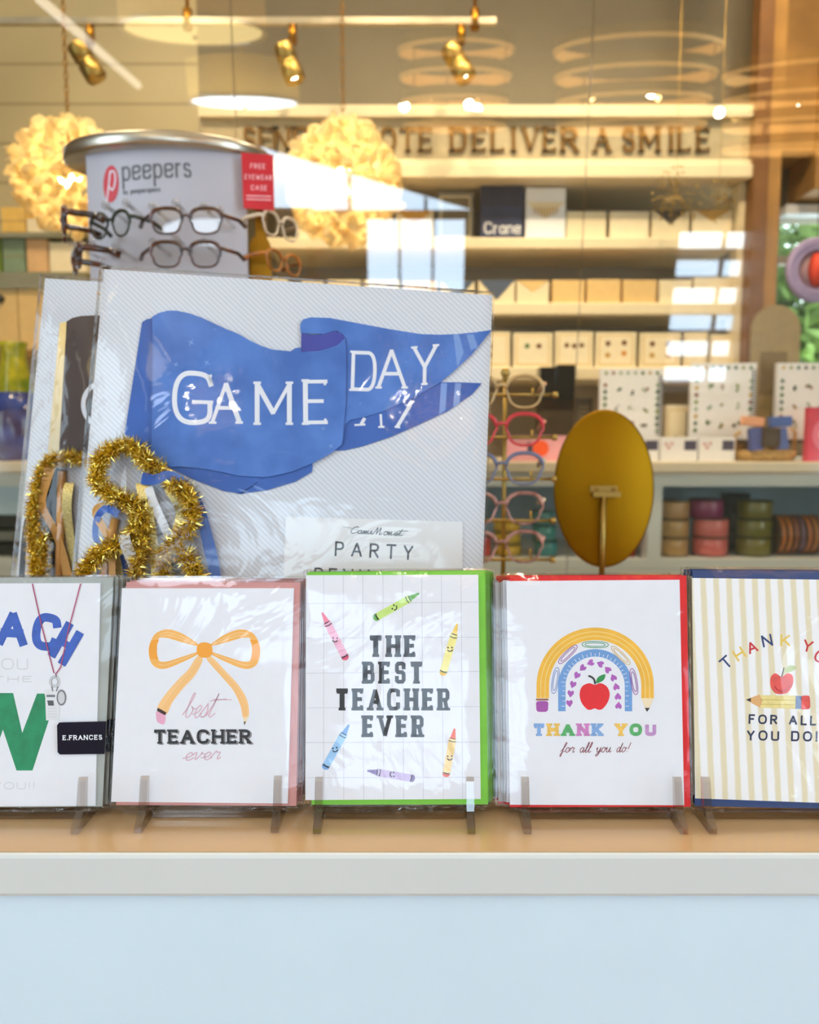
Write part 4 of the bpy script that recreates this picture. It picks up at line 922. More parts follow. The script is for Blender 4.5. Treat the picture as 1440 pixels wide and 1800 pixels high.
clearf = mat('clear_frame', (226, 206, 176), .15, vary=.1)
glasses(at(494, 398, 1.24), .09, .034, clearf, 60, 'clear framed glasses turned sideways, upper pair right of the red tag', EG, .04, .3, 5)
glasses(at(500, 462, 1.24), .09, .030, mat('amber_frame', (180, 110, 40), .2, vary=.3, scale=50), 60, 'amber framed glasses turned sideways, lower pair right of the brass post', EG, .04, .3, 5)
# ------------------------------------------------------------------ wire eyewear rack
RY = 1.06; rc = at(887, 800, RY)
er = empty('wire_eyewear_rack', (rc.x, RY, TZ), 'gold wire eyewear rack with five bars, right of the big pennant board', 'display rack')
zt = at(889, 662, RY).z - TZ
mb = MB(M['brass']); mb.tube([(0, 0, .006), (0, 0, zt)], .0031, 10); mb.lathe([(.001, zt + .012), (.005, zt + .009), (.0065, zt + .004), (.004, zt - .001), (.0038, zt - .004)], n=14); mb.build('post', er)
bars = (695, 769, 841, 913, 981)
for p in bars:
    z = at(889, p, RY).z - TZ; mb = MB(M['brass']); hw = 84 * RY / F; mb.tube([(-hw, -.014, z), (hw, -.014, z)], .0021, 8)
    for s in (-1, 1): mb.lathe([(.001, -.004), (.0042, -.003), (.0042, .003), (.001, .004)], (s * hw, -.014, z), 10, None, 'X'); mb.tube([(s * hw * .6, -.014, z), (s * hw * .6, .012, z), (s * hw * .6, .014, z + .01)], .0018, 6)
    mb.tube([(0, -.014, z), (0, 0, z)], .003, 6); mb.build('bar', er)
mb = MB(M['brass']); mb.lathe([(.001, 0), (.075, 0), (.075, .005), (.012, .008), (.004, .014)], n=40); mb.build('base', er)
rd, bl, pt, cl2 = solid((206, 60, 70), .2), solid((110, 118, 150), .2), mat('pink_tortoise', (150, 96, 90), .2, vary=.3, scale=60, c2=(206, 160, 150)), mat('champagne_frame', (190, 160, 110), .2, vary=.2)
orr = solid((224, 130, 96), .2)
for p, m, tm_, lb in ((690, cl2, solid((210, 160, 110), .2), 'champagne clear framed glasses on the top bar of the wire rack'), (757, rd, orr, 'red framed glasses with peach temples on the second bar of the wire rack'), (826, bl, clearf, 'slate blue cat eye glasses on the third bar of the wire rack'),
                (896, pt, clearf, 'pink tortoise glasses on the fourth bar of the wire rack'), (964, pt, pt, 'pink tortoise glasses on the lowest bar of the wire rack')):
    c = at(882, p - 2, RY - .03); glasses(c, .124, .041, m, 6, lb, 'glasses on the wire rack', .07, .3, 8, tm=tm_)
# ------------------------------------------------------------------ oval brass mirror, seen from behind
MY = 1.12; mc = at(1062, 859, MY); k = MY / F
mm = empty('table_mirror', (mc.x, MY, TZ), 'oval brass backed table mirror on a thin stem, right of the wire rack', 'mirror')
cz_ = mc.z - TZ
mb = MB(mat('brushed_brass_back', (142, 104, 16), .5, 1, vary=.07, scale=5)); prof = [(.001, -.003), (.96, -.003), (1, -.001), (1, .003), (.97, .005), (.001, .005)]
mb.lathe([(r * 88 * k, h) for r, h in prof], (0, 0, 0), 72, None, 'Y')
tl = Matrix.Rotation(R(-4), 3, 'X'); mb.v = [tuple(tl @ Vector((x, y, z * 139 / 88)) + Vector((0, 0, cz_))) for x, y, z in mb.v]; mb.build('oval_back', mm)
bz = at(1062, 866, MY - .015).z - TZ
mb = MB(M['brass']); mb.box(-24 * k, 24 * k, -.018, -.002, bz - .006, bz + .001)
mb.box(-26 * k, 22 * k, -.006, -.003, bz, bz + .009)
for s in (-.012, .012): mb.lathe([(.001, -.003), (.0028, -.002), (.0028, .001)], (s, -.006, bz + .005), 10, None, 'Y')
mb.build('bracket', mm)
mb = MB(M['brass']); mb.tube([(-4 * k, -.012, .006), (-4 * k, -.012, bz)], .0042, 12); mb.build('stem', mm)
mb = MB(M['brass_d']); mb.lathe([(.001, 0), (.06, 0), (.06, .006), (.05, .008), (.001, .008)], (-4 * k, -.012, 0), 40); mb.build('base', mm)
# ------------------------------------------------------------------ greeting cards
CYD, TILT = .462, 12
def cmat(n, c, c2=None, sc=60, v=.06): return mat(n, c, .5, vary=v, scale=sc, c2=c2)
def card_thing(label, pivot, env, card, envm, cardm, draw, group='front greeting cards of the five packs', yaw=0):
    pl = Plane(pivot[0], pivot[1], CYD, TILT, yaw); base = pl.o.copy()
    t = empty('greeting_card', base, label, 'greeting card', group, pl.rot)
    mb = MB(envm); mb.prism(pl.P(env), .0002, .0008); mb.build('envelope', t)
    ik = Ink(pl, -.0006, cardm); ik.prism(pl.P(card), -.0006, .0002, cardm); draw(ik); ik.build('card', t)
    xs = [p[0] for p in env + card]; ys = [p[1] for p in env + card]
    # clear sleeve a little larger than the envelope, its front sheet gently uneven
    big = [(min(env[0][0], card[0][0]) - 4, min(env[0][1], card[0][1]) - 4), (max(env[1][0], card[1][0]) + 3, min(env[1][1], card[1][1]) - 4), (max(env[2][0], card[2][0]) + 3, max(env[2][1], card[2][1]) + 3), (min(env[3][0], card[3][0]) - 5, max(env[3][1], card[3][1]) + 3)]
    q = pl.P(big); nx, nz = 14, 18; rnd = random.Random(len(label)); mb = MB(M['sleeve'], M['sleeve_e']); vs = []
    for j in range(nz + 1):
        for i in range(nx + 1):
            u, v = i / nx, j / nz
            x = (q[3][0] * (1 - u) + q[2][0] * u) * (1 - v) + (q[0][0] * (1 - u) + q[1][0] * u) * v
            z = (q[3][1] * (1 - u) + q[2][1] * u) * (1 - v) + (q[0][1] * (1 - u) + q[1][1] * u) * v
            e = min(u, 1 - u, v, 1 - v); vs.append((x, -.0013 - (rnd.random() * .0004 if e > .001 else -.0006), z))
    mb.add(vs, [(j * (nx + 1) + i, j * (nx + 1) + i + 1, (j + 1) * (nx + 1) + i + 1, (j + 1) * (nx + 1) + i) for j in range(nz) for i in range(nx)], M['sleeve'], True)
    mb.add([(x, .0012, z) for x, z in q], [(0, 1, 2, 3)], M['sleeve'])
    mb.add([(x, -.0007, z) for x, z in q] + [(x, .0012, z) for x, z in q], [(i, (i + 1) % 4, (i + 1) % 4 + 4, i + 4) for i in range(4)], M['sleeve_e'])
    # folded bottom lip of the sleeve
    lip = [big[3], big[2], (big[2][0] - 6, big[2][1] + 7), (big[3][0] + 8, big[3][1] + 7)]; g = pl.P(lip)
    mb.add([(g[0][0], -.0008, g[0][1]), (g[1][0], -.0008, g[1][1]), (g[2][0], .0006, g[2][1]), (g[3][0], .0006, g[3][1])], [(0, 1, 2, 3)], M['sleeve_e'])
    mb.build('sleeve', t)
    return t, pl
def pack(t, pl, n, dx, label, group, dz=0, dy=.0037):
    for i in range(1, n + 1):
        c = dup(t, label, group); c.location = t.location + pl.rot @ Vector((dx * i + .0008 * ((i * 7) % 3 - 1), dy * i, dz * i + .0006 * ((i * 5) % 3 - 1)))
ch = M['charcoal']
# --- A: coach card
blue_ink = mat('royal_blue_ink', (58, 96, 190), .5, vary=.12, scale=140); green_ink = mat('green_ink', (34, 140, 96), .5, vary=.14, scale=120)
pale = mat('pale_grey_ink', (216, 218, 224), .5, vary=.02); pink_ink = mat('pink_cord_ink', (176, 70, 116), .5, vary=.1)
def draw_a(k):
    k.glyph('C', -170, 1146, 46, 64, 15, blue_ink, 1, rot=-.25); k.glyph('O', -112, 1139, 52, 64, 15, blue_ink, 1, rot=-.12); k.glyph('C', -58, 1136, 0, 0, 1, blue_ink, 1)
    k.glyph('A', -8, 1137, 57, 66, 15, blue_ink, 1, rot=.06)
    k.glyph('C', 53, 1140, 50, 66, 15, blue_ink, 1, rot=.14)
    k.stroke([(124, 1095), (91, 1154)], 15, blue_ink, 3); k.stroke([(142, 1111), (109, 1168)], 15, blue_ink, 4); k.stroke([(105, 1125), (128, 1139)], 12, blue_ink, 5)
    k.text('ARE YOU', -110, 1177, 50, 1177, 20, 2, pale, 1, gap=.2); k.text("HERES THE", -150, 1199, 57, 1199, 11, 1.8, pale, 1, gap=.25)
    k.fill([(-130, 1218), (-100, 1218), (-58, 1310), (-28, 1218), (24, 1218), (40, 1288), (66, 1219), (79, 1219), (88, 1262), (58, 1354), (30, 1354), (6, 1282), (-18, 1354), (-50, 1354)], green_ink, 1)
    k.text('THANK YOU!!', -130, 1388, 62, 1387, 13, 1.6, pale, 1, gap=.2)
    k.stroke([(58, 1026), (74, 1098), (96, 1183)], 2.0, pink_ink, 6); k.stroke([(143, 1026), (122, 1105), (108, 1172), (99, 1185)], 2.0, pink_ink, 7)
    si, sd, wh = solid((206, 208, 214)), solid((120, 122, 130)), M['white']
    k.arc(97, 1198, 8.5, 9.5, 0, 360, 3, si, 3, 24); k.arc(97, 1198, 5.5, 6.5, 0, 360, .7, sd, 4, 24)
    k.stroke([(99, 1183), (100, 1190)], 2.2, sd, 4); k.stroke([(92, 1206), (94, 1215)], 2, sd, 4); k.stroke([(103, 1206), (100, 1215)], 2, sd, 4)
    k.fill([(80, 1213), (106, 1211), (105, 1266), (82, 1266)], solid((226, 228, 234)), 3)
    k.disc(109, 1226, 8.5, sd, 4, ry=14, n=24); k.disc(109, 1226, 6, si, 5, ry=11, n=24)
    k.fill([(83, 1221), (98, 1221), (98, 1225), (83, 1225)], sd, 5); k.fill([(84, 1231), (95, 1231), (96, 1240), (86, 1240)], solid((90, 92, 98)), 5)
    for yy in (1245, 1250, 1255, 1260): k.stroke([(85, yy), (101, yy)], .8, si, 4)
ta, pa = card_thing('greeting card with a green W and a whistle, at the left edge', (20, 1418), [(-140, 1016), (199, 1015), (180, 1418), (-160, 1420)], [(-148, 1026), (177, 1025), (168, 1416), (-160, 1418)], mat('grey_envelope', (168, 174, 172), .5), M['white'], draw_a)
sk = Ink(pa, -.0022, M['dark']); nvy = mat('navy_sticker', (22, 18, 36), .22, vary=.3, scale=20); sk.prism(pa.P([(107, 1269), (189, 1267), (186, 1324), (108, 1325), (104, 1321), (103, 1274)]), -.0022, -.0019, nvy)
sk.text('E.FRANCES', 113, 1300, 182, 1299, 8.5, 1.5, M['white'], 1, gap=.22, serif=.6); sk.build('sticker', ta, label='dark navy sticker reading E.FRANCES')
pack(ta, pa, 4, .0016, 'greeting card in a grey envelope filed behind the COACH card', 'spare cards behind the coach card')
# --- B: pencil bow card
og1, og2, og3, og4 = cmat('light_orange_ink', (255, 204, 142), sc=25, v=.04), cmat('orange_ink', (250, 168, 56), v=.03), cmat('mid_orange_ink', (250, 186, 96), v=.03), cmat('peach_ink', (252, 216, 166), v=.03)
mauve = mat('mauve_ink', (222, 182, 200), .5, vary=.03)
def V2(pts): return [Vector(p) for p in pts]
def c3(pts): return V2([(x / 2.667, 1000 + y / 2.667) for x, y in pts])
def draw_b(k):
    for sgn in (0, 1):
        def f(x): return x if not sgn else 1920 - x
        lp_ = spline(c3([(f(930), 352), (f(860), 305), (f(790), 283), (f(735), 300), (f(708), 340), (f(699), 380), (f(706), 430), (f(730), 460), (f(775), 468), (f(850), 440), (f(930), 400), (f(930), 388), (f(860), 410), (f(790), 432), (f(750), 432), (f(738), 400), (f(738), 350), (f(748), 324), (f(790), 325), (f(860), 345), (f(930), 362)]), 4, True)
        k.fill(lp_, og3, 1)
        k.fill(c3([(f(712), 335), (f(748), 330), (f(738), 355), (f(737), 395), (f(744), 425), (f(706), 420), (f(699), 380)]), og2, 2)
        for off in (8, 20): k.stroke(spline(c3([(f(920), 350 + off * .3), (f(860), 312 + off), (f(790), 290 + off), (f(750), 300 + off)]), 5), 1.0, og4, 2)
        k.stroke(spline(c3([(f(920), 396), (f(850), 424), (f(775), 450), (f(745), 446)]), 5), 1.0, og4, 2)
    k.fill(spline(c3([(926, 410), (952, 425), (915, 500), (860, 560), (810, 625), (780, 682), (740, 652), (775, 590), (835, 520), (885, 470)]), 4, True), og1, 1)
    k.fill(spline(c3([(968, 420), (992, 410), (1060, 480), (1120, 545), (1160, 615), (1168, 690), (1142, 700), (1128, 640), (1095, 570), (1040, 505)]), 4, True), og1, 1)
    for o_ in (-7, 7):
        k.stroke(spline(c3([(940 + o_, 430), (898 + o_, 490), (845 + o_, 552), (795 + o_, 620), (768 + o_, 660)]), 5), .9, og3, 2); k.stroke(spline(c3([(984 + o_, 428), (1040 + o_, 488), (1105 + o_, 560), (1142 + o_, 630), (1152 + o_ * .6, 690)]), 5), .9, og3, 2)
    k.fill(c3([(742, 650), (782, 672), (776, 686), (737, 664)]), solid((70, 44, 40)), 3)
    k.fill(spline(c3([(736, 668), (776, 688), (770, 728), (740, 716), (734, 690)]), 4, True), solid((240, 176, 208)), 2)
    k.fill(c3([(1142, 698), (1168, 688), (1148, 732)]), solid((246, 226, 190)), 2); k.fill(c3([(1144, 716), (1154, 714), (1147, 733)]), M['charcoal'], 3)
    k.fill(chaikin(c3([(924, 344), (998, 344), (998, 416), (924, 416)]), 3, True), og2, 4)
    k.script('best', 322, 1261, 376, 1260, 42, 1.7, mauve, 2, slant=.38); k.stroke([(375, 1229), (408, 1230)], 1.5, mauve, 2); k.script('ever', 322, 1336, 386, 1334, 26, 1.8, mauve, 2, slant=.4)
    gs = solid((150, 150, 156))
    k.text('TEACHER', 274.5, 1309, 444, 1308.5, 25, 4.6, gs, 1, gap=.2, serif=.7); k.text('TEACHER', 272, 1307, 441, 1306.5, 25, 4.6, ch, 6, gap=.2, serif=.7)
tb, pb = card_thing('greeting card with an orange pencil bow reading best TEACHER ever, rose envelope', (360, 1416), [(222, 1023), (528, 1024), (521, 1417), (204, 1415)], [(215, 1034), (517, 1034), (506, 1412), (196, 1409)], mat('rose_envelope', (206, 146, 144), .5), M['white'], draw_b)
pack(tb, pb, 5, .0009, 'greeting card in a rose envelope filed behind the pencil bow card', 'spare cards behind the pencil bow card', .0006, .0036)
# --- C: best teacher ever, green envelope
def c4(x, y): return (500 + x / 3.4625, 980 + y / 3.4625)
def crayon(k, tip, end, body, dark, wd=13):
    tip, end = Vector(tip), Vector(end); d = (end - tip); L_ = d.length; d.normalize(); n = Vector((-d.y, d.x)); h = wd / 2
    P_ = lambda a, b: tip + d * (a * L_) + n * (b * h)
    k.fill([P_(0, -.22), P_(.22, -.8), P_(.22, .8), P_(0, .22)], dark, 2)
    k.fill([P_(.2, -1), P_(.95, -1), P_(.95, 1), P_(.2, 1)], body, 2)
    k.fill(spline([P_(.94, -.95), P_(.94, .95), P_(.99, .7), P_(1.01, 0), P_(.99, -.7)], 4, True), dark, 2)
    for a in (.26, .92): k.stroke([P_(a, -1), P_(a + .015, 0), P_(a, 1)], 1.5, ch, 3)
    return P_
def draw_c(k):
    gl_ = solid((206, 208, 220))
    for a, b in ((240, 240), (360, 362), (478, 484), (600, 606), (718, 726), (836, 846), (955, 968), (1075, 1085)): k.stroke([c4(a, 108), c4(b, 1470)], .9, gl_, 1)
    for a, b in ((281, 271), (492, 484), (704, 692), (914, 906), (1125, 1122), (1339, 1336)): k.stroke([c4(133, a), c4(1188, b)], .9, gl_, 1)
    for s, x0, x1, yb, h in (('THE', 510, 808, 605, 132), ('BEST', 470, 850, 767, 134), ('TEACHER', 306, 1017, 930, 134), ('EVER', 467, 860, 1092, 132)):
        p, q = c4(x0, yb), c4(x1, yb); k.text(s, p[0] + 3, p[1], q[0] - 3, q[1], h / 3.4625, 6.8, ch, 2, gap=.30, serif=.72, font='oct', sth=.72, vw=1.3)
    cc = lambda *c: cmat('crayon_ink', c, sc=200, v=.05)
    fac = []
    for tip, end, bd, dk_, fx, fy, rot in (((820, 218), (545, 372), (206, 236, 132), (110, 180, 84), 664, 302, 1.15), ((230, 335), (378, 620), (246, 184, 214), (236, 92, 130), 310, 492, -.1), ((1052, 402), (962, 716), (250, 240, 150), (246, 206, 70), 1008, 550, .05),
                                    ((394, 1016), (244, 1285), (160, 206, 250), (120, 170, 230), 308, 1160, .2), ((1036, 1040), (982, 1332), (252, 222, 156), (240, 100, 60), 1006, 1210, .05), ((505, 1296), (792, 1345), (208, 190, 232), (140, 120, 180), 664, 1318, -1.5)):
        crayon(k, c4(*tip), c4(*end), cc(*bd), cc(*dk_)); x, y = c4(fx, fy); ca, sa = math.cos(rot), math.sin(rot)
        def T_(a, b): return (x + a * ca + b * sa, y - a * sa + b * ca)
        for s in (-3.4, 3.4): k.disc(*T_(s, -.6), 1.5, ch, 4, n=10)
        k.stroke(spline(V2([T_(-4.6, 3), T_(-2, 5.6), T_(2, 5.6), T_(4.6, 3)]), 5), 1.8, ch, 4)
tc_, pcd = card_thing('greeting card with smiling crayons reading THE BEST TEACHER EVER, bright green envelope', (700, 1412), [c4(138, 90), c4(1222, 80), c4(1240, 1503), c4(165, 1505)], [c4(133, 108), c4(1180, 105), c4(1195, 1468), c4(128, 1475)], mat('green_envelope', (122, 200, 62), .5), M['white'], draw_c)
pack(tc_, pcd, 5, .0013, 'greeting card in a green envelope filed behind the crayon card', 'spare cards behind the crayon card')
# --- D: rainbow card, red envelope
def c5(x, y): return (860 + x / 2.4828, 980 + y / 2.4828)
ye, yl, rb, lv, rdk, gnk, pup = cmat('yellow_ink', (246, 190, 70)), solid((252, 222, 150)), cmat('ruler_blue_ink', (112, 160, 220)), solid((176, 96, 190)), solid((232, 38, 48)), solid((46, 150, 84)), solid((170, 84, 176))
def draw_d(k):
    cx, cy = 1046, 1212
    def band(r0, r1, m, ly, yb, rx=1.0):
        pts = []; rm, wd = (r0 + r1) / 2, r1 - r0
        pts = [(cx - rm, yb)] + [(cx - rm * math.cos(math.pi * i / 40), 1206 - rm * 1.0 * math.sin(math.pi * i / 40)) for i in range(41)] + [(cx + rm, yb)]
        k.stroke(pts, wd, m, ly)
    band(81, 103, ye, 1, 1227); band(87.4, 88.6, yl, 2, 1227); band(95, 96.2, yl, 2, 1227)
    k.fill([(942, 1228), (964, 1228), (964, 1231), (942, 1231)], solid((150, 90, 60)), 2); k.fill(chaikin(V2([(942, 1232), (964, 1232), (963, 1251), (943, 1251)]), 2, True, .15), pup, 2)
    k.fill([(1127, 1227), (1149, 1227), (1141, 1246), (1134, 1246)], solid((240, 222, 190)), 2); k.fill([(1133, 1244), (1142, 1244), (1137, 1251)], ch, 3)
    band(52, 65, rb, 1, 1250)
    for i in range(25):
        a = math.pi * i / 24; l = 7 if i % 2 else 4.5; k.stroke([(cx - 53 * math.cos(a), 1206 - 53 * math.sin(a)), (cx - (53 + l) * math.cos(a), 1206 - (53 + l) * math.sin(a))], 1.0, M['white'], 2)
    for s in (-1, 1):
        for j in range(4): k.stroke([(cx + s * 53, 1214 + j * 9), (cx + s * (59 if j % 2 else 57), 1214 + j * 9)], 1.0, M['white'], 2)
    for x, y, r in ((1001, 1236, -.1), (1003, 1219, .1), (1007, 1203, .3), (1014, 1187, .5), (1024, 1174, .8), (1038, 1165, 1.2), (1055, 1167, 2.0), (1068, 1177, 2.4), (1078, 1191, 2.7), (1083, 1207, 2.9), (1086, 1224, 3.1), (1087, 1240, 3.2)):
        ca, sa = math.cos(r), math.sin(r); k.fill([(x + ca * a + sa * b, y - sa * a * -1 + ca * b) if 0 else (x + ca * a - sa * b, y + sa * a + ca * b) for a, b in ((0, 7), (-5.6, 0), (-5.4, -4), (-3, -6), (0, -3.6), (3, -6), (5.4, -4), (5.6, 0))], lv, 1)
    def clip(x, y, r, m, L_=22, W_=7):
        ca, sa = math.cos(r), math.sin(r)
        def T_(a, b): return Vector((x + ca * a - sa * b, y + sa * a + ca * b))
        for sx, sy in ((1, 1), (.76, .56)):
            a, b = L_ * sx, W_ * sy; k.stroke(chaikin([T_(-a, -b), T_(a, -b), T_(a, b), T_(-a, b)], 3, True), 1.2, m, 2, True)
    clip(976, 1196, -1.42, solid((120, 150, 210)), 23, 5.5); clip(998, 1150, -.78, solid((150, 80, 160)), 22, 5.5); clip(1046, 1133, .02, solid((60, 150, 90)), 23, 5.5); clip(1091, 1152, .78, solid((226, 190, 110)), 22, 5.5); clip(1114, 1198, 1.4, solid((150, 80, 170)), 23, 5.5)
    k.fill(spline([c5(*p) for p in ((460, 555), (435, 548), (405, 562), (394, 595), (402, 632), (425, 660), (442, 664), (460, 658), (478, 664), (496, 658), (518, 628), (525, 592), (512, 562), (485, 548))] and V2([c5(*p) for p in ((460, 555), (435, 548), (405, 562), (394, 595), (402, 632), (425, 660), (442, 664), (460, 658), (478, 664), (496, 658), (518, 628), (525, 592), (512, 562), (485, 548))]), 4, True), rdk, 2)
    k.stroke(spline(V2([c5(462, 552), c5(456, 530), c5(440, 518), c5(432, 518)]), 4), 3.2, ch, 3)
    k.fill(spline(V2([c5(466, 548), c5(474, 522), c5(505, 509), c5(498, 535)]), 4, True), gnk, 3)
    p = ['T', 'H', 'A', 'N', 'K', ' ', 'Y', 'O', 'U']; cols = [cmat('sketch_ink', c, sc=400, v=.12) for c in ((130, 170, 224), (240, 196, 96), (90, 176, 110), (206, 130, 196), (130, 170, 224), (0, 0, 0), (240, 196, 96), (90, 176, 110), (196, 150, 206))]
    a, b = c5(194, 778), c5(728, 778); k.text('THANK YOU', a[0], a[1], b[0], b[1], 22, 6.6, ch, 2, gap=.2, serif=.55, sth=.55, mats=cols)
    a, b = c5(312, 850), c5(606, 848); k.script('for all you do!', a[0], a[1], b[0], b[1], 17, 1.25, solid((150, 80, 96)), 2, slant=.3)
td, pd = card_thing('greeting card with a pencil rainbow over a red apple, in a red envelope', (1050, 1417), [c5(90, 80), c5(862, 78), c5(880, 1088), c5(90, 1090)], [c5(75, 103), c5(830, 97), c5(850, 1080), c5(90, 1078)], mat('red_envelope', (224, 26, 34), .5), M['white'], draw_d)
pack(td, pd, 4, -.0017, 'greeting card in a red envelope filed behind the rainbow card', 'spare cards behind the rainbow card')
# --- E: striped card, navy envelope
sm = stripes('cream_stripes', (246, 246, 250), (232, 222, 192), 1 / .0081, 1, 0, .44, .05, .12)
def draw_e(k):
    nb, yy, rr = solid((38, 62, 116)), solid((240, 204, 90)), solid((206, 52, 60))
    for c, x, y, r, m in (('T', 1276, 1178, -.72, nb), ('H', 1297, 1163, -.56, yy), ('A', 1317, 1151, -.38, rr), ('N', 1341, 1138, -.2, nb), ('K', 1371, 1136, .02, yy), ('Y', 1408, 1143, .25, rr), ('O', 1428, 1160, .42, rr), ('U', 1455, 1172, .6, nb)):
        k.glyph(c, x, y, 18, 21, 3.2, m, 2, rot=r)
    ap, ad, wd_ = cmat('apple_ink', (232, 90, 84), sc=150, v=.15), solid((200, 50, 60)), cmat('pencil_ink', (238, 222, 150), sc=200)
    k.fill(spline(V2([c5(*p) for p in ((1275, 520), (1248, 505), (1228, 520), (1226, 560), (1245, 590), (1275, 596), (1305, 585), (1324, 550), (1322, 515), (1300, 505))]), 4, True), ap, 2)
    k.arc(*c5(1275, 548), 13, 14, 200, 340, 2.2, ad, 3); k.stroke([c5(1275, 520), c5(1285, 480)], 2, solid((90, 70, 40)), 3); k.fill(spline(V2([c5(1285, 495), c5(1310, 470), c5(1340, 480), c5(1310, 500)]), 4, True), solid((200, 214, 160)), 3)
    k.fill([c5(1176, 600), c5(1340, 602), c5(1338, 660), c5(1178, 655)], wd_, 2); k.stroke([c5(1182, 620), c5(1340, 622)], 1.4, solid((214, 190, 90)), 3); k.stroke([c5(1182, 640), c5(1340, 642)], 1.4, solid((214, 190, 90)), 3)
    k.fill([c5(1118, 620), c5(1178, 597), c5(1190, 625), c5(1180, 655)], cmat('bare_wood_ink', (232, 180, 120)), 3); k.fill([c5(1118, 620), c5(1140, 612), c5(1140, 629)], ch, 4)
    k.fill([c5(1336, 602), c5(1362, 604), c5(1360, 660), c5(1334, 660)], solid((120, 140, 180)), 3); k.fill(chaikin(V2([c5(1360, 602), c5(1398, 602), c5(1400, 660), c5(1358, 664)]), 2, True, .15), ap, 3)
    nk = solid((40, 50, 84)); a, b = c5(1130, 725), c5(1424, 733); k.text('FOR ALL', a[0], a[1], b[0], b[1], 17, 3.2, nk, 2, gap=.32); a, b = c5(1122, 797), c5(1430, 803); k.text('YOU DO!', a[0], a[1], b[0], b[1], 18, 3.2, nk, 2, gap=.32)
te_, pe = card_thing('cream striped greeting card with an apple on a pencil, in a navy envelope', (1370, 1417), [(1218, 1003), (1540, 1005), (1548, 1424), (1222, 1417)], [(1216, 1016), (1524, 1020), (1532, 1414), (1222, 1403)], mat('navy_envelope', (40, 66, 120), .5), sm, draw_e)
pack(te_, pe, 3, -.0002, 'greeting card in a navy envelope filed behind the striped card', 'spare cards behind the striped card', .0006)
# ------------------------------------------------------------------ acrylic easels
def easel(fl, fr, label, dy=0, gone=None):
    y0 = .4407 + dy
    xa, xb = fl, fr; t = empty('acrylic_easel', ((xa + xb) / 2, .47, TZ), label, 'card easel', 'clear acrylic easels under the cards'); hw = (xb - xa) / 2
    y = lambda v: v - .47 + dy
    prof = [(y(.4407), .0003), (y(.4407), .0035), (y(.4490), .0100), (y(.4535), .0265), (y(.4550), .0285), (y(.4572), .0280), (y(.4545), .0100), (y(.4560), .0066), (y(.486), .0058), (y(.4985), .060), (y(.503), .060), (y(.494), .0003)]
    for s in (-1, 1):
        mb = MB(M['clear'], M['clear_edge']); n = len(prof); x0, x1 = s * hw - .0023, s * hw + .0023
        mb.add([(x0, a, b) for a, b in prof], [tuple(range(n))], M['clear']); mb.add([(x1, a, b) for a, b in prof], [tuple(range(n))], M['clear'])
        mb.add([(x0, a, b) for a, b in prof] + [(x1, a, b) for a, b in prof], [(i, (i + 1) % n, n + (i + 1) % n, n + i) for i in range(n)], M['clear_edge']); mb.build('side_support', t)
    mb = MB(M['clear_edge']); mb.box(-hw + .0025, hw - .0025, y(.458), y(.4635), .0006, .0052); mb.build('crossbar', t, bevel=.0006)
    mb = MB(M['clear_edge']); mb.box(-hw + .0025, hw - .0025, y(.4945), y(.4975), .030, .036); mb.build('back_bar', t)
    return t
fx = lambda px: at(px, 1466, .4407).x
easel(fx(-110), fx(131), 'clear acrylic easel holding the COACH card pack'); easel(fx(241), fx(482), 'clear acrylic easel holding the pencil bow card pack', .0015)
easel(fx(557), fx(829), 'clear acrylic easel holding the crayon card pack'); easel(fx(928), fx(1203), 'clear acrylic easel holding the rainbow card pack'); easel(fx(1254), fx(1528), 'clear acrylic easel holding the striped card pack')
# ------------------------------------------------------------------ party pennants in clear bags
def tinsel(pl, paths, y, seed, rpx, n, m):
    rnd = random.Random(seed); mb = MB(m); k = .62 / F
    for path in paths:
        p = spline(V2(path), 14); acc = []; tot = 0
        for i in range(len(p) - 1): acc.append(tot); tot += (p[i + 1] - p[i]).length
        acc.append(tot); u = [pl.uv(*q) for q in p]
        mb.tube([(a, y - .004, b) for a, b in u], .0012, 6)
        for j in range(int(n * tot * 4)):
            s = rnd.random() * tot; i = min(bisect.bisect_right(acc, s) - 1, len(p) - 2); f = (s - acc[i]) / max(1e-6, acc[i + 1] - acc[i])
            x = u[i][0] * (1 - f) + u[i + 1][0] * f; z = u[i][1] * (1 - f) + u[i + 1][1] * f
            d = Vector((rnd.gauss(0, 1), rnd.gauss(0, 1) * .55 - .15, rnd.gauss(0, 1))).normalized(); l = rpx * k * rnd.uniform(.5, 1.25)
            e = d.cross(Vector((rnd.gauss(0, 1), rnd.gauss(0, 1), rnd.gauss(0, 1)))).normalized() * .0004
            o = Vector((x, y - .004, z)); tip = o + d * l; tip.y = min(tip.y, y - .0003); b = d.cross(e).normalized() * l * .18 * rnd.uniform(-1, 1)
            mid = o + d * l * .55 + b; mid.y = min(mid.y, y - .0002)
            mb.add([o - e, o + e, mid + e, tip, mid - e], [(0, 1, 2, 4), (4, 2, 3)])
    return mb
def ribbon(pl, pts, wpx, y0, y1, m, name, t, twist=0):
    ik = Ink(pl, 0, m); p = spline(V2(pts), 8); n = len(p); wl = [wpx * (1 - .35 * abs(math.sin(twist * i / n * math.pi))) for i in range(n)]
    ik.stroke(p, wl, m, 0); k = n
    ys = [y0 + (y1 - y0) * i / (n - 1) - .002 * math.sin(i / n * 7) for i in range(n)]
    ik.v = [(v[0], ys[i % k], v[2]) for i, v in enumerate(ik.v)]
    b = ik.build(name, t); s = b.modifiers.new('thick', 'SOLIDIFY'); s.thickness = .00025; return b
M['tinsel'] = mat('gold_tinsel', (248, 212, 110), .2, 1, vary=.25, scale=300)
M['glitter'] = mat('gold_glitter', (222, 196, 130), .35, .6, vary=.5, scale=1400)
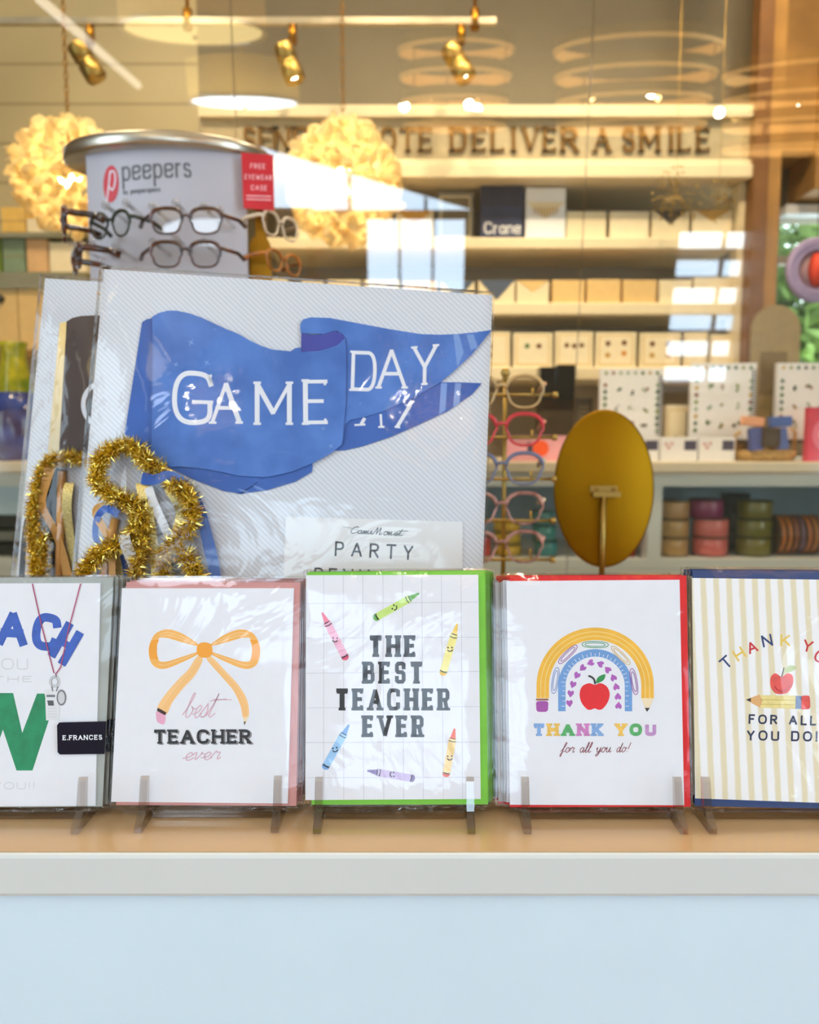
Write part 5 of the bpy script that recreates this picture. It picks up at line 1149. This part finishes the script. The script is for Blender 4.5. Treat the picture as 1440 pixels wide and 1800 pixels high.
M['satinblue'] = mat('blue_satin', (34, 86, 176), .25, vary=.08, scale=40, spec=.8); M['satinwhite'] = mat('white_satin', (232, 230, 232), .3, vary=.03)
M['satingold'] = mat('gold_satin', (206, 150, 70), .3, vary=.08, scale=40, spec=.7); M['satinblack'] = mat('black_satin', (40, 34, 34), .3)
M['dowel'] = mat('birch_dowel', (214, 156, 84), .5, vary=.1, scale=60); M['bstripe'] = stripes('diagonal_grey_stripes', (228, 230, 238), (208, 213, 224), 318, .7, .72, .5, .14)
def sheet(t, pl, poly, y0, y1, y2, m):
    mb = MB(m, M['sleeve_e']); q = pl.P(poly); nx, nz = 16, 18; rnd = random.Random(3); vs = []
    for j in range(nz + 1):
        for i in range(nx + 1):
            u, v = i / nx, j / nz; x = (q[3][0] * (1 - u) + q[2][0] * u) * (1 - v) + (q[0][0] * (1 - u) + q[1][0] * u) * v; z = (q[3][1] * (1 - u) + q[2][1] * u) * (1 - v) + (q[0][1] * (1 - u) + q[1][1] * u) * v
            e = min(u, 1 - u, v, 1 - v); puff = max(0, 1 - ((u - .16) / .22) ** 2) * (1 if v < .75 else max(0, (1 - v) * 4)); vs.append((x, y0 - (.0012 * rnd.random() + .011 * puff * min(1, e * 7) if e > .001 else -.001), z))
    mb.add(vs, [(j * (nx + 1) + i, j * (nx + 1) + i + 1, (j + 1) * (nx + 1) + i + 1, (j + 1) * (nx + 1) + i) for j in range(nz) for i in range(nx)], m, True)
    mb.add([(x, y2, z) for x, z in q], [(0, 1, 2, 3)], m); mb.add([(x, y0 + .001, z) for x, z in q] + [(x, y2, z) for x, z in q], [(i, (i + 1) % 4, (i + 1) % 4 + 4, i + 4) for i in range(4)], M['sleeve_e']); mb.build('sleeve', t)
def c1(pts): return V2([(x / 3.273, 480 + y / 3.273) for x, y in pts])
def c2(pts): return V2([(420 + x / 3, 480 + y / 3) for x, y in pts])
pp1 = Plane(480, 1262, .595, 9); t = empty('party_pennant', Vector((pp1.o.x, pp1.o.y, pp1.o.z)), 'clear bag with a blue paper GAME DAY pennant and gold tinsel on a striped board', 'party pennant', 'bagged party pennants', pp1.rot)
mb = MB(M['bstripe']); mb.prism(pp1.P([(183, 473), (866, 519), (839, 1288), (110, 1286)]), 0, .0012, M['bstripe'], M['white']); mb.build('backing_board', t)
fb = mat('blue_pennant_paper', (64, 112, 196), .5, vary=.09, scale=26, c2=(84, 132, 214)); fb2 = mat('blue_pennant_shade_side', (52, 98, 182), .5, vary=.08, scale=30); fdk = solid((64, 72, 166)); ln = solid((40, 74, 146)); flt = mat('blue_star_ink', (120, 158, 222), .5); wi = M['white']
body = c1([(880, 258), (920, 235), (970, 222), (1020, 222), (1090, 236), (1165, 262), (1300, 325)]) + c2([(0, 325), (60, 360), (120, 388), (180, 408), (275, 417), (300, 400), (328, 396), (330, 421), (430, 415), (520, 385), (560, 350), (567, 400), (568, 600), (562, 760), (552, 880), (545, 905), (505, 940), (450, 975), (388, 1006), (280, 1050), (150, 1078), (0, 1070)]) + c1([(1300, 1150), (1180, 1128), (1060, 1116), (985, 1116), (872, 1060)])
under = c1([(872, 1055), (985, 1110), (1300, 1140)]) + c2([(0, 1060), (150, 1070), (388, 1000), (390, 1020), (385, 1050), (300, 1100), (150, 1145), (0, 1165)]) + c1([(1400, 1270), (1290, 1255), (1120, 1190), (980, 1122)])
strip = c1([(820, 285), (846, 268), (876, 262), (882, 400), (874, 1065), (720, 925)])
tail = c2([(325, 300), (326, 270), (340, 248), (380, 237), (480, 240), (640, 270), (800, 300), (960, 325), (1060, 328), (1150, 325), (1250, 315), (1333, 303), (1230, 430), (1150, 505), (1065, 577), (940, 650), (820, 705), (750, 735), (650, 765), (590, 775), (560, 800), (552, 860), (566, 600), (566, 400), (556, 345), (520, 310), (450, 325), (330, 320)])
low = c2([(555, 800), (600, 765), (700, 745), (820, 700), (940, 645), (1060, 577), (1150, 577), (1280, 582), (1230, 640), (1100, 730), (950, 800), (800, 865), (650, 915), (560, 935), (505, 938), (548, 890)])
def paper(name, poly, y, m, draw=None, lb=None):
    ik = Ink(pp1, y, m); ik.prism(pp1.P(poly), y, y + .0006, m)
    if draw: draw(ik)
    return ik.build(name, t, label=lb) if lb else ik.build(name, t)
def dl(k):
    for s in (((610, 803), (668, 800)), ((735, 813), (768, 812)), ((822, 812), (850, 815))): k.stroke(c2(s), 3.5, wi, 2)
    k.stroke(c2([(645, 800), (664, 765)]), 6, wi, 1); k.stroke(c2([(748, 745), (752, 812)]), 4, wi, 1); k.stroke(c2([(835, 812), (905, 695)]), 6.5, wi, 1); k.stroke(c2([(885, 705), (925, 676)]), 4, wi, 1)
    for a, b in ((1058, 1098), (1132, 1172)): k.fill(c2([(a + 8, 582), (b, 582), (b - 8, 722 - (b - 1098) * .5), (a - 3, 750 - (a - 1058) * .5)]), flt, 1)
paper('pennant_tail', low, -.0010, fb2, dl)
paper('pole_edge_strip', strip, -.0010, fb2)
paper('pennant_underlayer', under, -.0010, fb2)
def dt(k):
    for ch_, x0, x1, y0, y1, rot in (('D', 590, 724, 412, 624, .03), ('A', 728, 884, 402, 612, .0), ('Y', 912, 1045, 392, 600, -.1)):
        a = c2([(x0, y1)])[0]; k.glyph(ch_, a.x, a.y, (x1 - x0) / 3, (y1 - y0) / 3, 6.3, wi, 2, rot=rot, serif=.75, sth=.6, slant=.12 if ch_ == 'Y' else 0)
    k.fill(c2([(330, 318), (380, 330), (450, 325), (505, 308), (550, 328), (560, 352), (520, 384), (430, 413), (330, 420)]), fdk, 1); k.stroke(spline(c2([(330, 318), (390, 330), (450, 325), (510, 308), (552, 330), (566, 380)]), 5), 1.0, ln, 2)
    for a, b in ((1130, 1160), (1200, 1236)): k.fill(c2([(a, 327), (b, 326), (b + 25, 420 - (b - 1160) * .3), (a + 22, 500 - (a - 1130) * 1.3)]), flt, 1)
    for x, y in ((1115, 465), (1070, 420), (880, 470), (985, 660), (640, 690)): k.disc(*c2([(x, y)])[0], 1.3, flt, 1, n=8)
paper('pennant_point', tail, -.0018, fb, dt)
def star(k, p, r):
    k.fill([(p[0] + (r if i % 2 == 0 else r * .25) * math.cos(math.pi * i / 4 + .5), p[1] + (r if i % 2 == 0 else r * .25) * math.sin(math.pi * i / 4 + .5)) for i in range(8)], flt, 1)
def db(k):
    for p, r in (((1105, 405), 8), ((1195, 520), 7), ((1018, 530), 6), ((1240, 330), 3), ((960, 470), 3)): star(k, c1([p])[0], r)
    star(k, c2([(487, 915)])[0], 6); star(k, c2([(447, 822)])[0], 5)
    for ch_, x0, y0, x1, y1, rot in (('G', 303, 652, 375, 747, .03), ('A', 371, 672, 426, 746, .0), ('M', 449, 672, 514, 748, .0), ('E', 534, 668, 577, 748, -.01)):
        k.glyph(ch_, x0, y1, x1 - x0, y1 - y0, 8.6, wi, 2, rot=rot, serif=.5, sth=.5, thin=.75)
    k.stroke(spline(V2([(374, 676), (370, 664), (374, 662)]), 3), 5, wi, 2)
    k.stroke(spline(c2([(567, 345), (570, 500), (566, 700), (556, 800), (548, 900)]), 5), .9, ln, 1)
    k.stroke(spline(c1([(880, 262), (882, 500), (878, 800), (874, 1060)]), 5), .9, ln, 1)
paper('pennant_body', body, -.0026, fb, db)
lk = Ink(pp1, -.0010, M['white']); lw = mat('label_white', (238, 239, 243), .45, vary=.01); lk.prism(pp1.P(c2([(248, 1285), (1180, 1312), (1172, 2200), (215, 2200)])), -.0010, -.0002, lw)
a, b = c2([(505, 1492), (918, 1514)]); lk.text('PARTY', a.x, a.y, b.x, b.y, 26, 3.4, ch, 1, gap=.52); a, b = c2([(396, 1630), (940, 1652)]); lk.text('PENNANT', a.x, a.y, b.x, b.y, 26, 3.4, ch, 1, gap=.42)
a, b = c2([(585, 1372), (860, 1386)]); lk.script('CamiMonet', a.x, a.y, b.x, b.y, 12, 1.4, ch, 1, slant=.35); lk.stroke(spline(c2([(550, 1338), (590, 1345), (640, 1360)]), 5), .7, ch, 1); lk.stroke(spline(c2([(820, 1380), (880, 1372)]), 5), .7, ch, 1)
lk.build('label', t, label='pale paper label reading PARTY PENNANT')
mb = MB(M['dowel']); a, b = pp1.uv(206, 912), pp1.uv(160, 1130); mb.tube([(a[0], .0038 - .0075, a[1]), (b[0], -.0050, b[1])], .0033, 12)
a, b = pp1.uv(276, 850), pp1.uv(288, 1020); mb.build('dowel', t)
ribbon(pp1, [(258, 843), (280, 846), (305, 838), (330, 850), (352, 885), (366, 940), (380, 1000), (392, 1060)], 22, -.012, -.006, M['satinblue'], 'blue_ribbon', t, 1.3)
ribbon(pp1, [(218, 905), (196, 896), (178, 912), (172, 940), (180, 960)], 14, -.011, -.006, M['satinblue'], 'blue_ribbon', t, .4)
ribbon(pp1, [(222, 945), (228, 985), (236, 1040)], 24, -.004, -.004, M['satinblue'], 'blue_ribbon', t, 0)
ribbon(pp1, [(268, 858), (282, 895), (302, 945), (320, 985)], 15, -.010, -.008, M['satinwhite'], 'white_ribbon', t, 0)
ribbon(pp1, [(228, 940), (240, 980), (262, 1040)], 20, -.013, -.012, M['satinwhite'], 'white_ribbon', t, 0)
ribbon(pp1, [(258, 850), (266, 895), (274, 950), (280, 1000), (278, 1050)], 26, -.009, -.010, M['glitter'], 'glitter_ribbon', t, .6)
ribbon(pp1, [(300, 850), (316, 880), (320, 905), (312, 940)], 26, -.005, -.005, M['glitter'], 'glitter_ribbon', t, .5)
ribbon(pp1, [(212, 900), (190, 892), (176, 905), (200, 960), (206, 1040)], 18, -.006, -.010, M['satingold'], 'gold_ribbon', t, .5)
ribbon(pp1, [(205, 950), (204, 990), (206, 1050)], 24, -.003, -.003, M['glitter'], 'glitter_ribbon', t, 0)
tinsel(pp1, [[(292, 828), (270, 820), (256, 802), (236, 786), (212, 790), (188, 806), (180, 830), (184, 856), (206, 872), (232, 882), (250, 905), (246, 935), (226, 955), (196, 965), (172, 985), (156, 1010), (150, 1050)], [(252, 885), (262, 920), (258, 960), (250, 1000), (252, 1050)], [(306, 852), (334, 868), (344, 895), (340, 925), (322, 948), (302, 968), (292, 990), (300, 1040)], [(320, 960), (336, 985), (350, 1010), (352, 1050)]], -.006, 5, 23, 3.6, M['tinsel']).build('tinsel_garland', t, kind='stuff')
sheet(t, pp1, [(178, 467), (869, 515), (842, 1290), (104, 1288)], -.0045, 0, .0022, M['sleeve'])
# pennant behind
pp2 = Plane(380, 1250, .665, 9); t = empty('party_pennant', pp2.o.copy(), 'clear bag with a black paper pennant, half hidden behind the blue GAME DAY one', 'party pennant', 'bagged party pennants', pp2.rot)
mb = MB(M['bstripe']); mb.prism(pp2.P([(79, 489), (700, 530), (690, 1234), (7, 1234)]), 0, .0012, M['bstripe'], M['white']); mb.build('backing_board', t)
bk = mat('black_pennant_paper', (70, 52, 48), .45, vary=.1, scale=30)
ik = Ink(pp2, -.0018, bk); ik.prism(pp2.P(c1([(388, 282), (420, 262), (470, 250), (572, 246), (700, 300), (900, 420), (860, 1100), (345, 1060)])), -.0018, -.0008, bk)
ik.arc(182, 712, 34, 38, 100, 330, 8, wi, 1); ik.build('pennant_body', t)
ik = Ink(pp2, -.001, M['satinblack']); ik.prism(pp2.P([(106, 568), (118, 566), (104, 800), (84, 806)]), -.001, -.0002, mat('gold_glare_strip', (236, 214, 160), .25, .5, vary=.08)); ik.build('pole_edge_strip', t)  # pale gold strip paints in the cellophane glare beside the black flag
mb = MB(M['dowel']); a, b = pp2.uv(113, 830), pp2.uv(106, 1100); mb.tube([(a[0], -.0048, a[1]), (b[0], -.0048, b[1])], .0036, 12); mb.build('dowel', t)
ribbon(pp2, [(100, 818), (92, 850), (84, 890), (104, 935), (120, 985), (134, 1050)], 20, -.011, -.009, M['satingold'], 'gold_ribbon', t, .9)
ribbon(pp2, [(112, 826), (98, 870), (96, 940), (104, 1000), (112, 1060)], 20, -.004, -.004, M['satinblack'], 'black_ribbon', t, .2)
ribbon(pp2, [(126, 850), (124, 900), (128, 960), (132, 1040)], 18, -.006, -.006, M['glitter'], 'glitter_ribbon', t, .3)
ribbon(pp2, [(64, 880), (50, 930), (42, 980), (38, 1050)], 9, -.004, -.004, M['satinblack'], 'black_ribbon', t, 0)
ribbon(pp2, [(66, 900), (56, 950), (50, 1050)], 8, -.006, -.006, M['satinwhite'], 'white_ribbon', t, 0)
tinsel(pp2, [[(160, 812), (140, 806), (116, 808), (96, 814), (82, 836), (72, 870), (68, 905), (68, 945), (72, 985), (76, 1050)], [(84, 940), (86, 990), (84, 1050)]], -.006, 8, 20, 3.4, M['tinsel']).build('tinsel_garland', t, kind='stuff')
sheet(t, pp2, [(73, 485), (704, 526), (694, 1236), (1, 1236)], -.0045, 0, .0022, M['sleeve'])
